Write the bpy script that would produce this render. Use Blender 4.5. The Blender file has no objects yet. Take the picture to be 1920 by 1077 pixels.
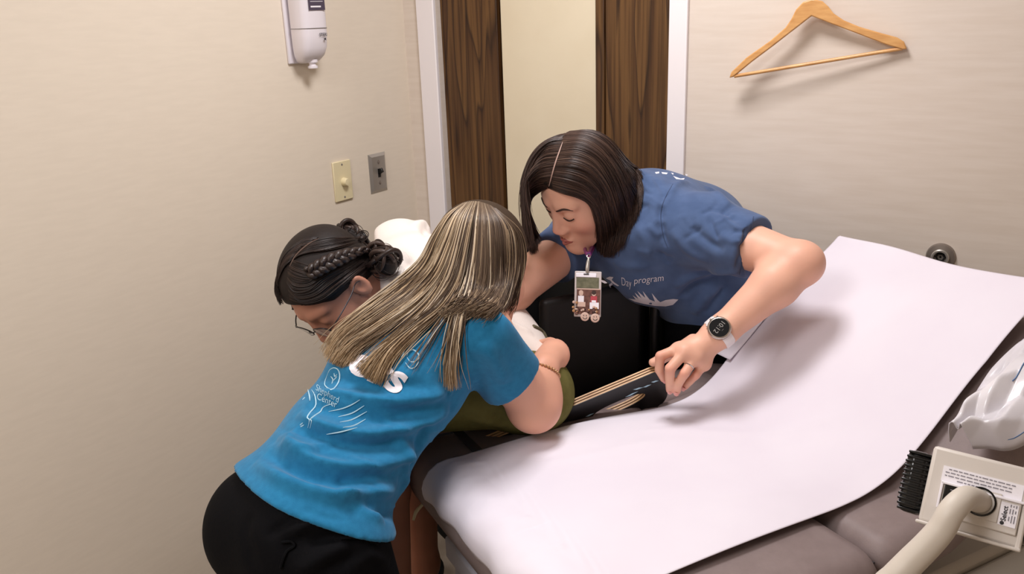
import bpy, bmesh, math, random
import numpy as np
from mathutils import Vector, Matrix
from mathutils.bvhtree import BVHTree

random.seed(7)
rng = np.random.default_rng(7)
scene = bpy.context.scene
COL = scene.collection

# ------------------------------------------------------------------ camera
F_PX, W_PX, H_PX = 1600.0, 1920.0, 1077.0
_th, _r = math.asin(0.304), math.radians(2.1)
CF = np.array([0, math.cos(_th), -math.sin(_th)])
_R0 = np.array([1.0, 0, 0]); _U0 = np.array([0, math.sin(_th), math.cos(_th)])
CR = _R0 * math.cos(_r) - _U0 * math.sin(_r)
CU = _U0 * math.cos(_r) + _R0 * math.sin(_r)
CC = np.array([0, 0, 1.6])
cd = bpy.data.cameras.new('camera'); cam = bpy.data.objects.new('camera', cd); COL.objects.link(cam)
cd.sensor_fit = 'HORIZONTAL'; cd.sensor_width = 36.0; cd.lens = 36.0 * F_PX / W_PX; cd.clip_start = 0.05
cam.matrix_world = Matrix(((CR[0], CU[0], -CF[0], CC[0]), (CR[1], CU[1], -CF[1], CC[1]),
                           (CR[2], CU[2], -CF[2], CC[2]), (0, 0, 0, 1)))
scene.camera = cam

# ------------------------------------------------------------------ light and exposure
vs = scene.view_settings
scene.display_settings.display_device = 'sRGB'
vs.view_transform = 'Standard'; vs.look = 'None'; vs.gamma = 1.0; vs.exposure = 0.04
try: vs.use_curve_mapping = False
except Exception: pass
wd = bpy.data.worlds.new('world'); scene.world = wd; wd.use_nodes = True
wd.node_tree.nodes['Background'].inputs[0].default_value = (1.0, 0.97, 0.95, 1)
wd.node_tree.nodes['Background'].inputs[1].default_value = 0.05
def area(name, loc, sx, sy, power, col=(1, 1, 1), rot=(0, 0, 0)):
    l = bpy.data.lights.new(name, 'AREA'); l.shape = 'RECTANGLE'; l.size = sx; l.size_y = sy
    l.energy = power; l.color = col
    o = bpy.data.objects.new(name, l); o.location = loc; o.rotation_euler = rot; COL.objects.link(o); return o
area('ceiling_panel_lamp', (0.11, 1.58, 2.41), 0.42, 0.42, 18.5, (1.0, 0.97, 0.985), (0, 0, math.radians(-34)))
area('ceiling_panel_lamp', (-0.95, 0.10, 2.41), 0.6, 1.0, 27, (1.0, 0.965, 0.96), (0, 0, math.radians(-34)))

# ------------------------------------------------------------------ helpers
def at(px, py, d):
    return CC + d * (CF + (px - W_PX / 2) / F_PX * CR + (H_PX / 2 - py) / F_PX * CU)
def ray(px, py):
    v = CF + (px - W_PX / 2) / F_PX * CR + (H_PX / 2 - py) / F_PX * CU
    return v
def proj(P):
    q = np.asarray(P) - CC; d = q @ CF
    return W_PX / 2 + F_PX * (q @ CR) / d, H_PX / 2 - F_PX * (q @ CU) / d, d
def unit(v):
    v = np.asarray(v, float); return v / (np.linalg.norm(v) + 1e-12)
def camdir(x, y, z): return x * CR + y * CU - z * CF
def lin(c):
    out = []
    for v in c[:3]:
        v = v / 255.0; out.append(v / 12.92 if v <= 0.04045 else ((v + 0.055) / 1.055) ** 2.4)
    return (*out, 1.0)

def make_obj(name, V, Fc, material=None, parent=None, smooth=True, cols=None):
    me = bpy.data.meshes.new(name)
    V = np.asarray(V, np.float32)
    if isinstance(Fc, np.ndarray):
        n, k = Fc.shape
        me.vertices.add(len(V)); me.vertices.foreach_set('co', V.ravel())
        me.loops.add(n * k); me.loops.foreach_set('vertex_index', Fc.astype(np.int32).ravel())
        me.polygons.add(n); me.polygons.foreach_set('loop_start', np.arange(0, n * k, k, dtype=np.int32))
        try: me.polygons.foreach_set('loop_total', np.full(n, k, np.int32))
        except Exception: pass
        me.update(calc_edges=True)
    else:
        me.from_pydata(V.tolist(), [], Fc); me.update()
    if smooth: me.polygons.foreach_set('use_smooth', [True] * len(me.polygons))
    if cols is not None:
        a = me.color_attributes.new('col', 'FLOAT_COLOR', 'POINT')
        c = np.ones((len(V), 4), np.float32); c[:, :3] = cols; a.data.foreach_set('color', c.ravel())
    o = bpy.data.objects.new(name, me); COL.objects.link(o)
    if material: me.materials.append(material)
    if parent is not None: adopt(o, parent)
    return o
def tag(o, label=None, cat=None, group=None, kind=None):
    if label: o['label'] = label
    if cat: o['category'] = cat
    if group: o['group'] = group
    if kind: o['kind'] = kind
    return o
def empty(name, loc):
    o = bpy.data.objects.new(name, None); o.location = loc; o.empty_display_size = 0.05; COL.objects.link(o); return o
def settle():
    bpy.context.view_layer.update()
def adopt(child, parent):
    """parent keeping the world placement (mesh data are in world space)"""
    child.parent = parent
    child.matrix_parent_inverse = Matrix.Translation(-Vector(parent.location)) if parent.location.length else Matrix()
    return child
def bm_obj(name, bm, material=None, parent=None, smooth=False, bevel=0, segs=2, angle=40):
    me = bpy.data.meshes.new(name); bmesh.ops.recalc_face_normals(bm, faces=bm.faces[:]); bm.to_mesh(me); bm.free()
    o = bpy.data.objects.new(name, me); COL.objects.link(o)
    if material: me.materials.append(material)
    if smooth:
        me.polygons.foreach_set('use_smooth', [True] * len(me.polygons))
        try: me.set_sharp_from_angle(angle=math.radians(angle))
        except Exception: pass
    if bevel:
        m = o.modifiers.new('bevel', 'BEVEL'); m.width = bevel; m.segments = segs; m.limit_method = 'ANGLE'; m.angle_limit = math.radians(35)
    if parent is not None: adopt(o, parent)
    return o
def bm_box(bm, c, sz, X=(1, 0, 0), Y=(0, 1, 0), Z=(0, 0, 1)):
    X, Y, Z = unit(X), unit(Y), unit(Z); c = np.asarray(c, float); vs_ = []
    for i in (-.5, .5):
        for j in (-.5, .5):
            for k in (-.5, .5):
                vs_.append(bm.verts.new(c + X * sz[0] * i + Y * sz[1] * j + Z * sz[2] * k))
    for f in ((0, 1, 3, 2), (4, 6, 7, 5), (0, 4, 5, 1), (2, 3, 7, 6), (0, 2, 6, 4), (1, 5, 7, 3)):
        bm.faces.new([vs_[q] for q in f])
def box(name, c, sz, material, parent=None, axes=None, bevel=0.0, segs=2, smooth=False):
    bm = bmesh.new(); axes = axes or ((1, 0, 0), (0, 1, 0), (0, 0, 1)); bm_box(bm, c, sz, *axes)
    return bm_obj(name, bm, material, parent, smooth=smooth or bevel > 0, bevel=bevel, segs=segs)
def frame(n, hint=(0, 0, 1)):
    n = unit(n); h = np.asarray(hint, float)
    if abs(n @ unit(h)) > 0.97: h = np.array([1, 0, 0.])
    x = unit(np.cross(h, n)); return x, np.cross(n, x), n
def bm_lathe(bm, c, axis, prof, n=32, hint=(0, 0, 1)):
    """prof: list of (radius, height along axis)"""
    x, y, z = frame(axis, hint); c = np.asarray(c, float); rings = []
    for r_, h_ in prof:
        if r_ < 1e-6: rings.append([bm.verts.new(c + z * h_)])
        else: rings.append([bm.verts.new(c + z * h_ + r_ * (x * math.cos(2 * math.pi * i / n) + y * math.sin(2 * math.pi * i / n))) for i in range(n)])
    for a, b in zip(rings[:-1], rings[1:]):
        for i in range(n):
            j = (i + 1) % n
            if len(a) == 1 and len(b) == 1: continue
            if len(a) == 1: bm.faces.new((a[0], b[i], b[j]))
            elif len(b) == 1: bm.faces.new((a[i], a[j], b[0]))
            else: bm.faces.new((a[i], a[j], b[j], b[i]))
def lathe(name, c, axis, prof, material, parent=None, n=32, smooth=True, angle=35):
    bm = bmesh.new(); bm_lathe(bm, c, axis, prof, n); return bm_obj(name, bm, material, parent, smooth=smooth, angle=angle)
def resample(P, n):
    P = np.asarray(P, float); P2 = np.vstack([2 * P[0] - P[1], P, 2 * P[-1] - P[-2]]); out = []
    m = len(P) - 1
    for i in range(n):
        t = i / (n - 1) * m; k = min(int(t), m - 1); u = t - k
        a, b, c, d = P2[k], P2[k + 1], P2[k + 2], P2[k + 3]
        out.append(0.5 * ((2 * b) + (c - a) * u + (2 * a - 5 * b + 4 * c - d) * u * u + (3 * b - a - 3 * c + d) * u ** 3))
    return np.array(out)
def bm_tube(bm, P, r, n=10, cap=True):
    P = np.asarray(P, float); m = len(P); r = np.broadcast_to(np.asarray(r, float), (m,))
    T = np.gradient(P, axis=0); nrm = None; rings = []
    for i in range(m):
        t = unit(T[i])
        if nrm is None: nrm = frame(t)[0]
        nrm = unit(nrm - t * (nrm @ t)); b = np.cross(t, nrm)
        rings.append([bm.verts.new(P[i] + r[i] * (nrm * math.cos(2 * math.pi * k / n) + b * math.sin(2 * math.pi * k / n))) for k in range(n)])
    for a, b in zip(rings[:-1], rings[1:]):
        for k in range(n): bm.faces.new((a[k], a[(k + 1) % n], b[(k + 1) % n], b[k]))
    if cap: bm.faces.new(rings[0]); bm.faces.new(rings[-1][::-1])
def tube(name, P, r, material, parent=None, n=12, res=None):
    if res: 
        rr = np.broadcast_to(np.asarray(r, float), (len(P),)); rr = np.interp(np.linspace(0, 1, res), np.linspace(0, 1, len(P)), rr); P = resample(P, res); r = rr
    bm = bmesh.new(); bm_tube(bm, P, r, n); return bm_obj(name, bm, material, parent, smooth=True, angle=50)
def strands(name, lines, radii, cols, material, parent=None, sides=4):
    """many thin tapering tubes in one mesh"""
    L = np.asarray(lines, float); S, N, _ = L.shape
    T = np.gradient(L, axis=1); T /= np.linalg.norm(T, axis=2, keepdims=True) + 1e-9
    ref = np.array([0.31, -0.52, 0.79]); A = np.cross(T, ref); A /= np.linalg.norm(A, axis=2, keepdims=True) + 1e-9
    B = np.cross(T, A); taper = np.interp(np.linspace(0, 1, N), [0, .08, .75, 1], [.7, 1, .9, .25])
    rr = np.asarray(radii).reshape(S, 1) * taper
    V = np.stack([L + rr[..., None] * (A * math.cos(2 * math.pi * k / sides) + B * math.sin(2 * math.pi * k / sides)) for k in range(sides)], 2)
    idx = np.arange(S * N * sides).reshape(S, N, sides); q = []
    for k in range(sides):
        k2 = (k + 1) % sides
        q.append(np.stack([idx[:, :-1, k], idx[:, :-1, k2], idx[:, 1:, k2], idx[:, 1:, k]], -1).reshape(-1, 4))
    cc = np.asarray(cols)
    if cc.ndim == 2: cc = np.repeat(cc[:, None], N, 1)
    cc = np.repeat(cc[:, :, None], sides, 2).reshape(-1, 3)
    return make_obj(name, V.reshape(-1, 3), np.concatenate(q), material, parent, True, cc)

# ------------------------------------------------------------------ implicit surfaces
class S:
    def __init__(s, f, lo, hi): s.f, s.lo, s.hi = f, np.asarray(lo, float), np.asarray(hi, float)
def rc(a, b, ra, rb):
    a = np.asarray(a, np.float32); b = np.asarray(b, np.float32); ab = b - a; L = float(ab @ ab) + 1e-12
    def f(P):
        t = np.clip(((P - a) @ ab) / L, 0, 1); return np.linalg.norm(P - a - t[:, None] * ab, axis=1) - (ra + (rb - ra) * t)
    m = max(ra, rb); return S(f, np.minimum(a, b) - m, np.maximum(a, b) + m)
def el(c, r, M=None):
    c = np.asarray(c, np.float32); r = np.asarray(r, np.float32); M_ = np.eye(3, dtype=np.float32) if M is None else np.asarray(M, np.float32)
    def f(P):
        q = (P - c) @ M_; k0 = np.linalg.norm(q / r, axis=1); k1 = np.linalg.norm(q / (r * r), axis=1)
        return k0 * (k0 - 1) / (k1 + 1e-9)
    m = float(r.max()); return S(f, c - m, c + m)
def rbox(c, sz, M, rad):
    c = np.asarray(c, np.float32); h = np.asarray(sz, np.float32) / 2 - rad; M_ = np.asarray(M, np.float32)
    def f(P):
        q = np.abs((P - c) @ M_) - h
        return np.linalg.norm(np.maximum(q, 0), axis=1) + np.minimum(q.max(1), 0) - rad
    m = float(np.linalg.norm(sz)) / 2; return S(f, c - m, c + m)
def UN(k, *ss):
    def f(P):
        d = ss[0].f(P)
        for s in ss[1:]:
            e = s.f(P)
            if k <= 0: d = np.minimum(d, e)
            else:
                h = np.maximum(k - np.abs(d - e), 0) / k; d = np.minimum(d, e) - h * h * k * 0.25
        return d
    return S(f, np.min([s.lo for s in ss], 0), np.max([s.hi for s in ss], 0))
def SUB(k, a, *bs):
    def f(P):
        d = a.f(P)
        for b in bs:
            e = -b.f(P); h = np.maximum(k - np.abs(d - e), 0) / k; d = np.maximum(d, e) + h * h * k * 0.25
        return d
    return S(f, a.lo, a.hi)
def CUT(a, p, n, k=0.004):
    """keep the side the normal points away from"""
    p = np.asarray(p, np.float32); n = np.asarray(unit(n), np.float32)
    def f(P):
        d = a.f(P); e = (P - p) @ n; h = np.maximum(k - np.abs(d - e), 0) / k; return np.maximum(d, e) + h * h * k * 0.25
    return S(f, a.lo, a.hi)
def INF(a, r): return S(lambda P: a.f(P) - r, a.lo - abs(r), a.hi + abs(r))
def WARP(a, g): return S(lambda P: a.f(P) + g(P), a.lo - .02, a.hi + .02)
def nets(s, h, pad=0.012):
    lo = (s.lo - pad).astype(np.float32); n = np.ceil((s.hi + pad - lo) / (4 * h)).astype(int); N = n * 4
    ax = [np.arange(n[i]) * 4 * h + 1.5 * h + lo[i] for i in range(3)]
    G = np.stack(np.meshgrid(*ax, indexing='ij'), -1).reshape(-1, 3).astype(np.float32)
    cdist = s.f(G).astype(np.float32); near = np.abs(cdist) < 7 * h + 0.012
    D = np.repeat(np.repeat(np.repeat(cdist.reshape(n), 4, 0), 4, 1), 4, 2)
    off = np.stack(np.meshgrid(*[np.arange(4)] * 3, indexing='ij'), -1).reshape(-1, 3)
    bi = np.stack(np.unravel_index(np.nonzero(near)[0], n), -1)
    gi = (bi[:, None] * 4 + off[None]).reshape(-1, 3)
    for c0 in range(0, len(gi), 400000):
        g = gi[c0:c0 + 400000]; D[g[:, 0], g[:, 1], g[:, 2]] = s.f((lo + g * h).astype(np.float32))
    sg = D < 0
    cnt = np.zeros(N - 1, np.int8)
    sl = lambda i, m: slice(i, m - 1 + i)
    for i in (0, 1):
        for j in (0, 1):
            for k in (0, 1): cnt += sg[sl(i, N[0]), sl(j, N[1]), sl(k, N[2])]
    act = np.argwhere((cnt > 0) & (cnt < 8))
    cid = np.full(N - 1, -1, np.int32); cid[act[:, 0], act[:, 1], act[:, 2]] = np.arange(len(act))
    acc = np.zeros((len(act), 3)); w = np.zeros(len(act))
    corners = [(i, j, k) for i in (0, 1) for j in (0, 1) for k in (0, 1)]
    val = {c: D[act[:, 0] + c[0], act[:, 1] + c[1], act[:, 2] + c[2]] for c in corners}
    for c in corners:
        for axn in range(3):
            if c[axn] == 0:
                c2 = list(c); c2[axn] = 1; c2 = tuple(c2); a, b = val[c], val[c2]; m = (a < 0) != (b < 0)
                t = np.where(m, a / np.where(m, a - b, 1), 0)
                p = np.tile(np.array(c, float), (len(act), 1)); p[:, axn] = t; acc[m] += p[m]; w += m
    V = lo + (act + acc / np.maximum(w, 1)[:, None]) * h
    quads = []
    for axn in range(3):
        s0 = [slice(None)] * 3; s1 = [slice(None)] * 3; s0[axn] = slice(0, -1); s1[axn] = slice(1, None)
        e = np.argwhere(sg[tuple(s0)] != sg[tuple(s1)])
        b, c = (axn + 1) % 3, (axn + 2) % 3
        e = e[(e[:, b] > 0) & (e[:, c] > 0) & (e[:, b] < N[b] - 1) & (e[:, c] < N[c] - 1)]
        def cell(db, dc):
            q = e.copy(); q[:, b] += db; q[:, c] += dc; return cid[q[:, 0], q[:, 1], q[:, 2]]
        Q = np.stack([cell(-1, -1), cell(0, -1), cell(0, 0), cell(-1, 0)], -1)
        fl = ~sg[e[:, 0], e[:, 1], e[:, 2]]; Q[fl] = Q[fl][:, ::-1]; quads.append(Q)
    Q = np.concatenate(quads); Q = Q[(Q >= 0).all(1)]
    return V, Q
def normals(V, Q):
    n = np.cross(V[Q[:, 2]] - V[Q[:, 0]], V[Q[:, 3]] - V[Q[:, 1]]); out = np.zeros_like(V)
    for k in range(4): np.add.at(out, Q[:, k], n)
    return out / (np.linalg.norm(out, axis=1, keepdims=True) + 1e-12)
def smooth_mesh(V, Q, it=2, lam=0.5):
    E = np.concatenate([Q[:, [0, 1]], Q[:, [1, 2]], Q[:, [2, 3]], Q[:, [3, 0]]])
    deg = np.zeros(len(V)); np.add.at(deg, E[:, 0], 1); np.add.at(deg, E[:, 1], 1); V = V.copy()
    for _ in range(it):
        acc = np.zeros_like(V); np.add.at(acc, E[:, 0], V[E[:, 1]]); np.add.at(acc, E[:, 1], V[E[:, 0]])
        V += lam * (acc / np.maximum(deg, 1)[:, None] - V)
    return V
def bvh_of(V, Q): return BVHTree.FromPolygons(np.asarray(V, float).tolist(), np.asarray(Q).tolist())
def hit(bvh, px, py):
    v = ray(px, py); u = unit(v); r_ = bvh.ray_cast(Vector(CC), Vector(u))
    if r_[0] is None: return None
    return np.array(r_[0]), np.array(r_[1]), float((np.array(r_[0]) - CC) @ CF)
def drape(bvh, poly, n, off=0.004, d0=1.7, dmin=0, dmax=9, soft=1, rise=None):
    """a pixel polyline laid onto the surface in 3-D; where it leaves the surface the depth carries on"""
    p2 = resample(np.array(poly, float), n); d = np.full(n, np.nan)
    for i, (x, y) in enumerate(p2):
        h_ = hit(bvh, x, y)
        if h_ is not None and dmin < h_[2] < dmax: d[i] = h_[2]
    ok = ~np.isnan(d)
    if not ok.any(): d[:] = d0
    else: d = np.interp(np.arange(n), np.nonzero(ok)[0], d[ok])
    for _ in range(soft): d[1:-1] = np.minimum(d[1:-1], 0.5 * d[1:-1] + .25 * (d[:-2] + d[2:]))
    if rise:
        for i in range(n // 3, n): d[i] = min(d[i], d[i - 1] + rise)
    off = np.broadcast_to(np.asarray(off, float), (n,))
    return np.array([at(x, y, dd - o) for (x, y), dd, o in zip(p2, d, off)])

# folds: ridge polylines (pixel coordinates on the photographed side) pressed into a cloth mesh
def folds(V, Q, fl, bvh, N=None):
    N = normals(V, Q) if N is None else N; disp = np.zeros(len(V))
    for poly, amp, wdt in fl:
        n = 24; P = drape(bvh, poly, n, 0.0)
        lo, hi = P.min(0) - 3 * wdt, P.max(0) + 3 * wdt
        m = np.nonzero(((V > lo) & (V < hi)).all(1))[0]
        if not len(m): continue
        best = np.full(len(m), 9.0); tt = np.zeros(len(m)); X = V[m]
        for i in range(n - 1):
            a, b = P[i], P[i + 1]; ab = b - a; t = np.clip(((X - a) @ ab) / (ab @ ab + 1e-12), 0, 1)
            dd = np.linalg.norm(X - a - t[:, None] * ab, axis=1); u = dd < best; best[u] = dd[u]; tt[u] = (i + t[u]) / (n - 1)
        env = np.clip(np.minimum(tt, 1 - tt) * 5, 0, 1) ** .7
        disp[m] += amp * env * np.exp(-(best / wdt) ** 2)
    return V + N * disp[:, None]
def vnoise(P, sc, seed=0):
    """cheap smooth noise from summed sines"""
    r_ = np.random.default_rng(seed); out = np.zeros(len(P))
    for _ in range(7):
        k = r_.normal(size=3) * sc; out += np.sin(P @ k + r_.uniform(0, 6.28))
    return out / 3.5
# ------------------------------------------------------------------ materials
def mat(name, col, rough=0.6, metal=0.0, spec=0.5, var=None, var_scale=20, stretch=(1, 1, 1), bump=0.0, bump_scale=80, bump_stretch=None, sub=0.0, sheen=0.0, coat=0.0, attr=False, emit=0.0, trans=0.0, alpha=1.0, coords='Object'):
    m = bpy.data.materials.new(name); m.use_nodes = True; nt = m.node_tree; b = nt.nodes['Principled BSDF']
    b.inputs['Base Color'].default_value = lin(col); b.inputs['Roughness'].default_value = rough; b.inputs['Metallic'].default_value = metal
    b.inputs['Specular IOR Level'].default_value = spec
    if sub: b.inputs['Subsurface Weight'].default_value = sub; b.inputs['Subsurface Radius'].default_value = (0.012, 0.005, 0.003); b.inputs['Subsurface Scale'].default_value = 0.6
    if sheen: b.inputs['Sheen Weight'].default_value = sheen
    if coat: b.inputs['Coat Weight'].default_value = coat; b.inputs['Coat Roughness'].default_value = 0.15
    if trans: b.inputs['Transmission Weight'].default_value = trans
    if alpha < 1: b.inputs['Alpha'].default_value = alpha
    if emit: b.inputs['Emission Color'].default_value = lin(col); b.inputs['Emission Strength'].default_value = emit
    tc = nt.nodes.new('ShaderNodeTexCoord')
    def noise(scale, st, detail=4):
        mp = nt.nodes.new('ShaderNodeMapping'); mp.inputs['Scale'].default_value = st; nt.links.new(tc.outputs[coords], mp.inputs[0])
        n = nt.nodes.new('ShaderNodeTexNoise'); n.inputs['Scale'].default_value = scale; n.inputs['Detail'].default_value = detail; nt.links.new(mp.outputs[0], n.inputs['Vector']); return n
    src = None
    if attr:
        a = nt.nodes.new('ShaderNodeVertexColor'); a.layer_name = 'col'; src = a.outputs[0]; nt.links.new(src, b.inputs['Base Color'])
    if var is not None:
        n = noise(var_scale, stretch); rp = nt.nodes.new('ShaderNodeMapRange'); rp.inputs[1].default_value = .35; rp.inputs[2].default_value = .65; nt.links.new(n.outputs[0], rp.inputs[0])
        mx = nt.nodes.new('ShaderNodeMix'); mx.data_type = 'RGBA'; nt.links.new(rp.outputs[0], mx.inputs[0])
        if src is not None: nt.links.new(src, mx.inputs[6])
        else: mx.inputs[6].default_value = lin(col)
        mx.inputs[7].default_value = lin(var); nt.links.new(mx.outputs[2], b.inputs['Base Color'])
    if bump:
        n = noise(bump_scale, bump_stretch or stretch, 3); bp = nt.nodes.new('ShaderNodeBump'); bp.inputs['Strength'].default_value = bump; bp.inputs['Distance'].default_value = 0.002
        nt.links.new(n.outputs[0], bp.inputs['Height']); nt.links.new(bp.outputs[0], b.inputs['Normal'])
    return m
M = {}
M['wall'] = mat('vinyl_wallcover', (231, 219, 202), 0.6, spec=.25, var=(228, 216, 199), var_scale=40, stretch=(.4, .4, 2.5), bump=.05, bump_scale=60, bump_stretch=(.3, .3, 3))
M['wall_b'] = mat('vinyl_wallcover_pale', (222, 210, 198), 0.55, spec=.3, var=(217, 204, 191), var_scale=30, stretch=(.25, .25, 2.5), bump=.06, bump_scale=60, bump_stretch=(.3, .3, 3))
M['ceil'] = mat('ceiling_tile', (225, 222, 215), .9, bump=.3, bump_scale=120)
M['floor'] = mat('vinyl_floor', (158, 147, 134), .45, var=(146, 135, 122), var_scale=14, bump=.05)
M['white'] = mat('white_paint', (240, 234, 236), .45, bump=.04, bump_scale=30)
M['cream'] = mat('cream_laminate', (224, 212, 186), .5, var=(220, 207, 180), var_scale=6, bump=.04, bump_scale=40)
M['black'] = mat('black_plastic', (14, 14, 15), .35, bump=.05)
M['gap'] = mat('dark_gap', (12, 9, 7), .9)
M['vinyl'] = mat('taupe_vinyl', (134, 119, 117), .5, spec=.3, var=(127, 112, 110), var_scale=30, bump=.12, bump_scale=400)
M['shell'] = mat('grey_white_shell', (188, 188, 200), .45)
M['cab'] = mat('cream_cabinet', (176, 168, 156), .5)
M['band'] = mat('grey_band', (120, 115, 112), .5)
M['darkv'] = mat('dark_vinyl_edge', (62, 57, 60), .6)
M['paper'] = mat('exam_paper', (229, 223, 232), .8, spec=.15, var=(225, 218, 228), var_scale=5, bump=.05, bump_scale=50)
M['bag'] = mat('plastic_cover', (226, 222, 226), .22, spec=.6, var=(206, 202, 208), var_scale=6)
M['blue_line'] = mat('blue_edge', (70, 105, 150), .5)
M['steel'] = mat('brushed_steel', (184, 179, 172), .36, metal=.7, bump=.03, bump_scale=300, bump_stretch=(.1, .1, 4))
M['chrome'] = mat('chrome', (200, 198, 198), .15, metal=1)
M['dsteel'] = mat('dark_steel', (140, 130, 122), .35, metal=.55)
M['ivory'] = mat('ivory_plastic', (230, 217, 178), .4)
M['dispw'] = mat('dispenser_white', (232, 226, 232), .3)
M['purple'] = mat('label_purple', (72, 62, 82), .4)
M['ink'] = mat('black_ink', (28, 26, 30), .6)
M['greyink'] = mat('grey_ink', (120, 116, 124), .6)
M['sticker'] = mat('sticker_white', (236, 232, 238), .5)
M['hangw'] = mat('hanger_wood', (222, 170, 108), .35, var=(204, 148, 88), var_scale=18, stretch=(1, 1, 6), coat=.3, spec=.4)
M['ply'] = mat('plywood_edge', (214, 178, 132), .5, var=(188, 148, 104), var_scale=30, stretch=(1, 1, 1))
M['ply_d'] = mat('plywood_dark_ply', (120, 84, 56), .6)
M['boardk'] = mat('board_black', (22, 20, 21), .42, bump=.05, bump_scale=60)
M['lampb'] = mat('lamp_beige', (206, 198, 190), .4)
M['hose'] = mat('gooseneck_beige', (204, 195, 183), .5)
M['glossk'] = mat('black_gloss', (8, 8, 9), .18)
M['chair'] = mat('wheelchair_black', (7, 7, 9), .6, bump=.1)
M['rubber'] = mat('rubber', (9, 9, 10), .7)
M['skin'] = mat('skin', (225, 170, 145), .48, spec=.35, attr=True, sub=.12, bump=.05, bump_scale=220)
M['hair'] = mat('hair', (60, 45, 38), .42, spec=.28, attr=True)
M['haircap'] = mat('hair_base', (33, 25, 22), .6, spec=.25, bump=.5, bump_scale=60, bump_stretch=(1, 1, .2))
M['hairblond'] = mat('hair_base_blonde', (64, 50, 38), .75, spec=.15, bump=.5, bump_scale=60)
M['blue'] = mat('heather_blue_jersey', (38, 120, 164), .85, spec=.12, var=(33, 111, 154), var_scale=90, bump=.15, bump_scale=700, sheen=.15)
M['navy'] = mat('washed_navy_cotton', (80, 100, 137), .85, spec=.12, var=(71, 90, 126), var_scale=26, bump=.35, bump_scale=60, sheen=.15)
M['blackcloth'] = mat('black_trousers', (9, 9, 12), .85, spec=.1, bump=.2, bump_scale=200)
M['sweat'] = mat('cream_sweatshirt', (238, 228, 220), .9, spec=.1, bump=.3, bump_scale=300, sheen=.2)
M['khaki'] = mat('olive_shorts', (112, 108, 62), .85, spec=.1, var=(100, 97, 54), var_scale=40, bump=.2, bump_scale=300)
M['print'] = mat('white_print', (236, 232, 240), .6)
M['printb'] = mat('pale_blue_print', (178, 214, 230), .6)
M['lips'] = mat('lips', (170, 96, 88), .4)
M['brow'] = mat('brow', (58, 38, 32), .7)
M['gold'] = mat('bead_gold', (196, 150, 110), .3, metal=.5)
M['strapw'] = mat('watch_strap_white', (236, 228, 228), .45)
M['watch'] = mat('watch_case', (190, 180, 172), .25, metal=.9)
M['dial'] = mat('watch_dial', (14, 13, 14), .45, spec=.15)
M['digit'] = mat('watch_digit', (150, 146, 142), .5)
M['clear'] = mat('badge_sleeve', (196, 186, 184), .2, spec=.5)
M['photo_g'] = mat('badge_photo_green', (92, 92, 72), .4, var=(120, 118, 96), var_scale=90)
M['photo_r'] = mat('badge_photo_brown', (120, 82, 72), .4, var=(90, 58, 52), var_scale=120)
M['pink'] = mat('lanyard_pink', (150, 50, 110), .4, var=(70, 40, 110), var_scale=150)
M['red'] = mat('photo_red', (178, 66, 76), .5)
M['flesh'] = mat('photo_flesh', (205, 175, 160), .5)
M['frame'] = mat('glasses_frame', (54, 50, 52), .25, metal=.6)
M['lens'] = mat('glasses_lens', (235, 238, 240), .05, trans=1.0)
M['strapo'] = mat('olive_strap', (104, 98, 76), .7)
def wood(name):
    m = bpy.data.materials.new(name); m.use_nodes = True; nt = m.node_tree; b = nt.nodes['Principled BSDF']
    tc = nt.nodes.new('ShaderNodeTexCoord'); mp = nt.nodes.new('ShaderNodeMapping'); mp.inputs['Scale'].default_value = (5.5, 5.5, .55); nt.links.new(tc.outputs['Object'], mp.inputs[0])
    n0 = nt.nodes.new('ShaderNodeTexNoise'); n0.inputs['Scale'].default_value = 1.6; n0.inputs['Detail'].default_value = 2; nt.links.new(mp.outputs[0], n0.inputs['Vector'])
    k = nt.nodes.new('ShaderNodeMath'); k.operation = 'MULTIPLY'; k.inputs[1].default_value = 9.0; nt.links.new(n0.outputs[0], k.inputs[0])
    fr = nt.nodes.new('ShaderNodeMath'); fr.operation = 'FRACT'; nt.links.new(k.outputs[0], fr.inputs[0])
    cr = nt.nodes.new('ShaderNodeValToRGB'); e = cr.color_ramp.elements; e[0].position = 0; e[0].color = lin((54, 33, 17)); e[1].position = .10; e[1].color = lin((104, 73, 40))
    q = e.new(.6); q.color = lin((96, 66, 36)); q = e.new(.92); q.color = lin((80, 52, 28)); q = e.new(1.0); q.color = lin((54, 33, 17)); nt.links.new(fr.outputs[0], cr.inputs[0])
    mp2 = nt.nodes.new('ShaderNodeMapping'); mp2.inputs['Scale'].default_value = (130, 130, 2.6); nt.links.new(tc.outputs['Object'], mp2.inputs[0])
    n2 = nt.nodes.new('ShaderNodeTexNoise'); n2.inputs['Scale'].default_value = 1; n2.inputs['Detail'].default_value = 5; nt.links.new(mp2.outputs[0], n2.inputs['Vector'])
    c2 = nt.nodes.new('ShaderNodeValToRGB'); e = c2.color_ramp.elements; e[0].position = .38; e[0].color = (.5, .45, .42, 1); e[1].position = .58; e[1].color = (1, 1, 1, 1); nt.links.new(n2.outputs[0], c2.inputs[0])
    mx = nt.nodes.new('ShaderNodeMix'); mx.data_type = 'RGBA'; mx.blend_type = 'MULTIPLY'; mx.inputs[0].default_value = .9; nt.links.new(cr.outputs[0], mx.inputs[6]); nt.links.new(c2.outputs[0], mx.inputs[7])
    nt.links.new(mx.outputs[2], b.inputs['Base Color']); b.inputs['Roughness'].default_value = .38; b.inputs['Specular IOR Level'].default_value = .4
    return m
M['wood'] = wood('walnut_panel')

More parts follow.
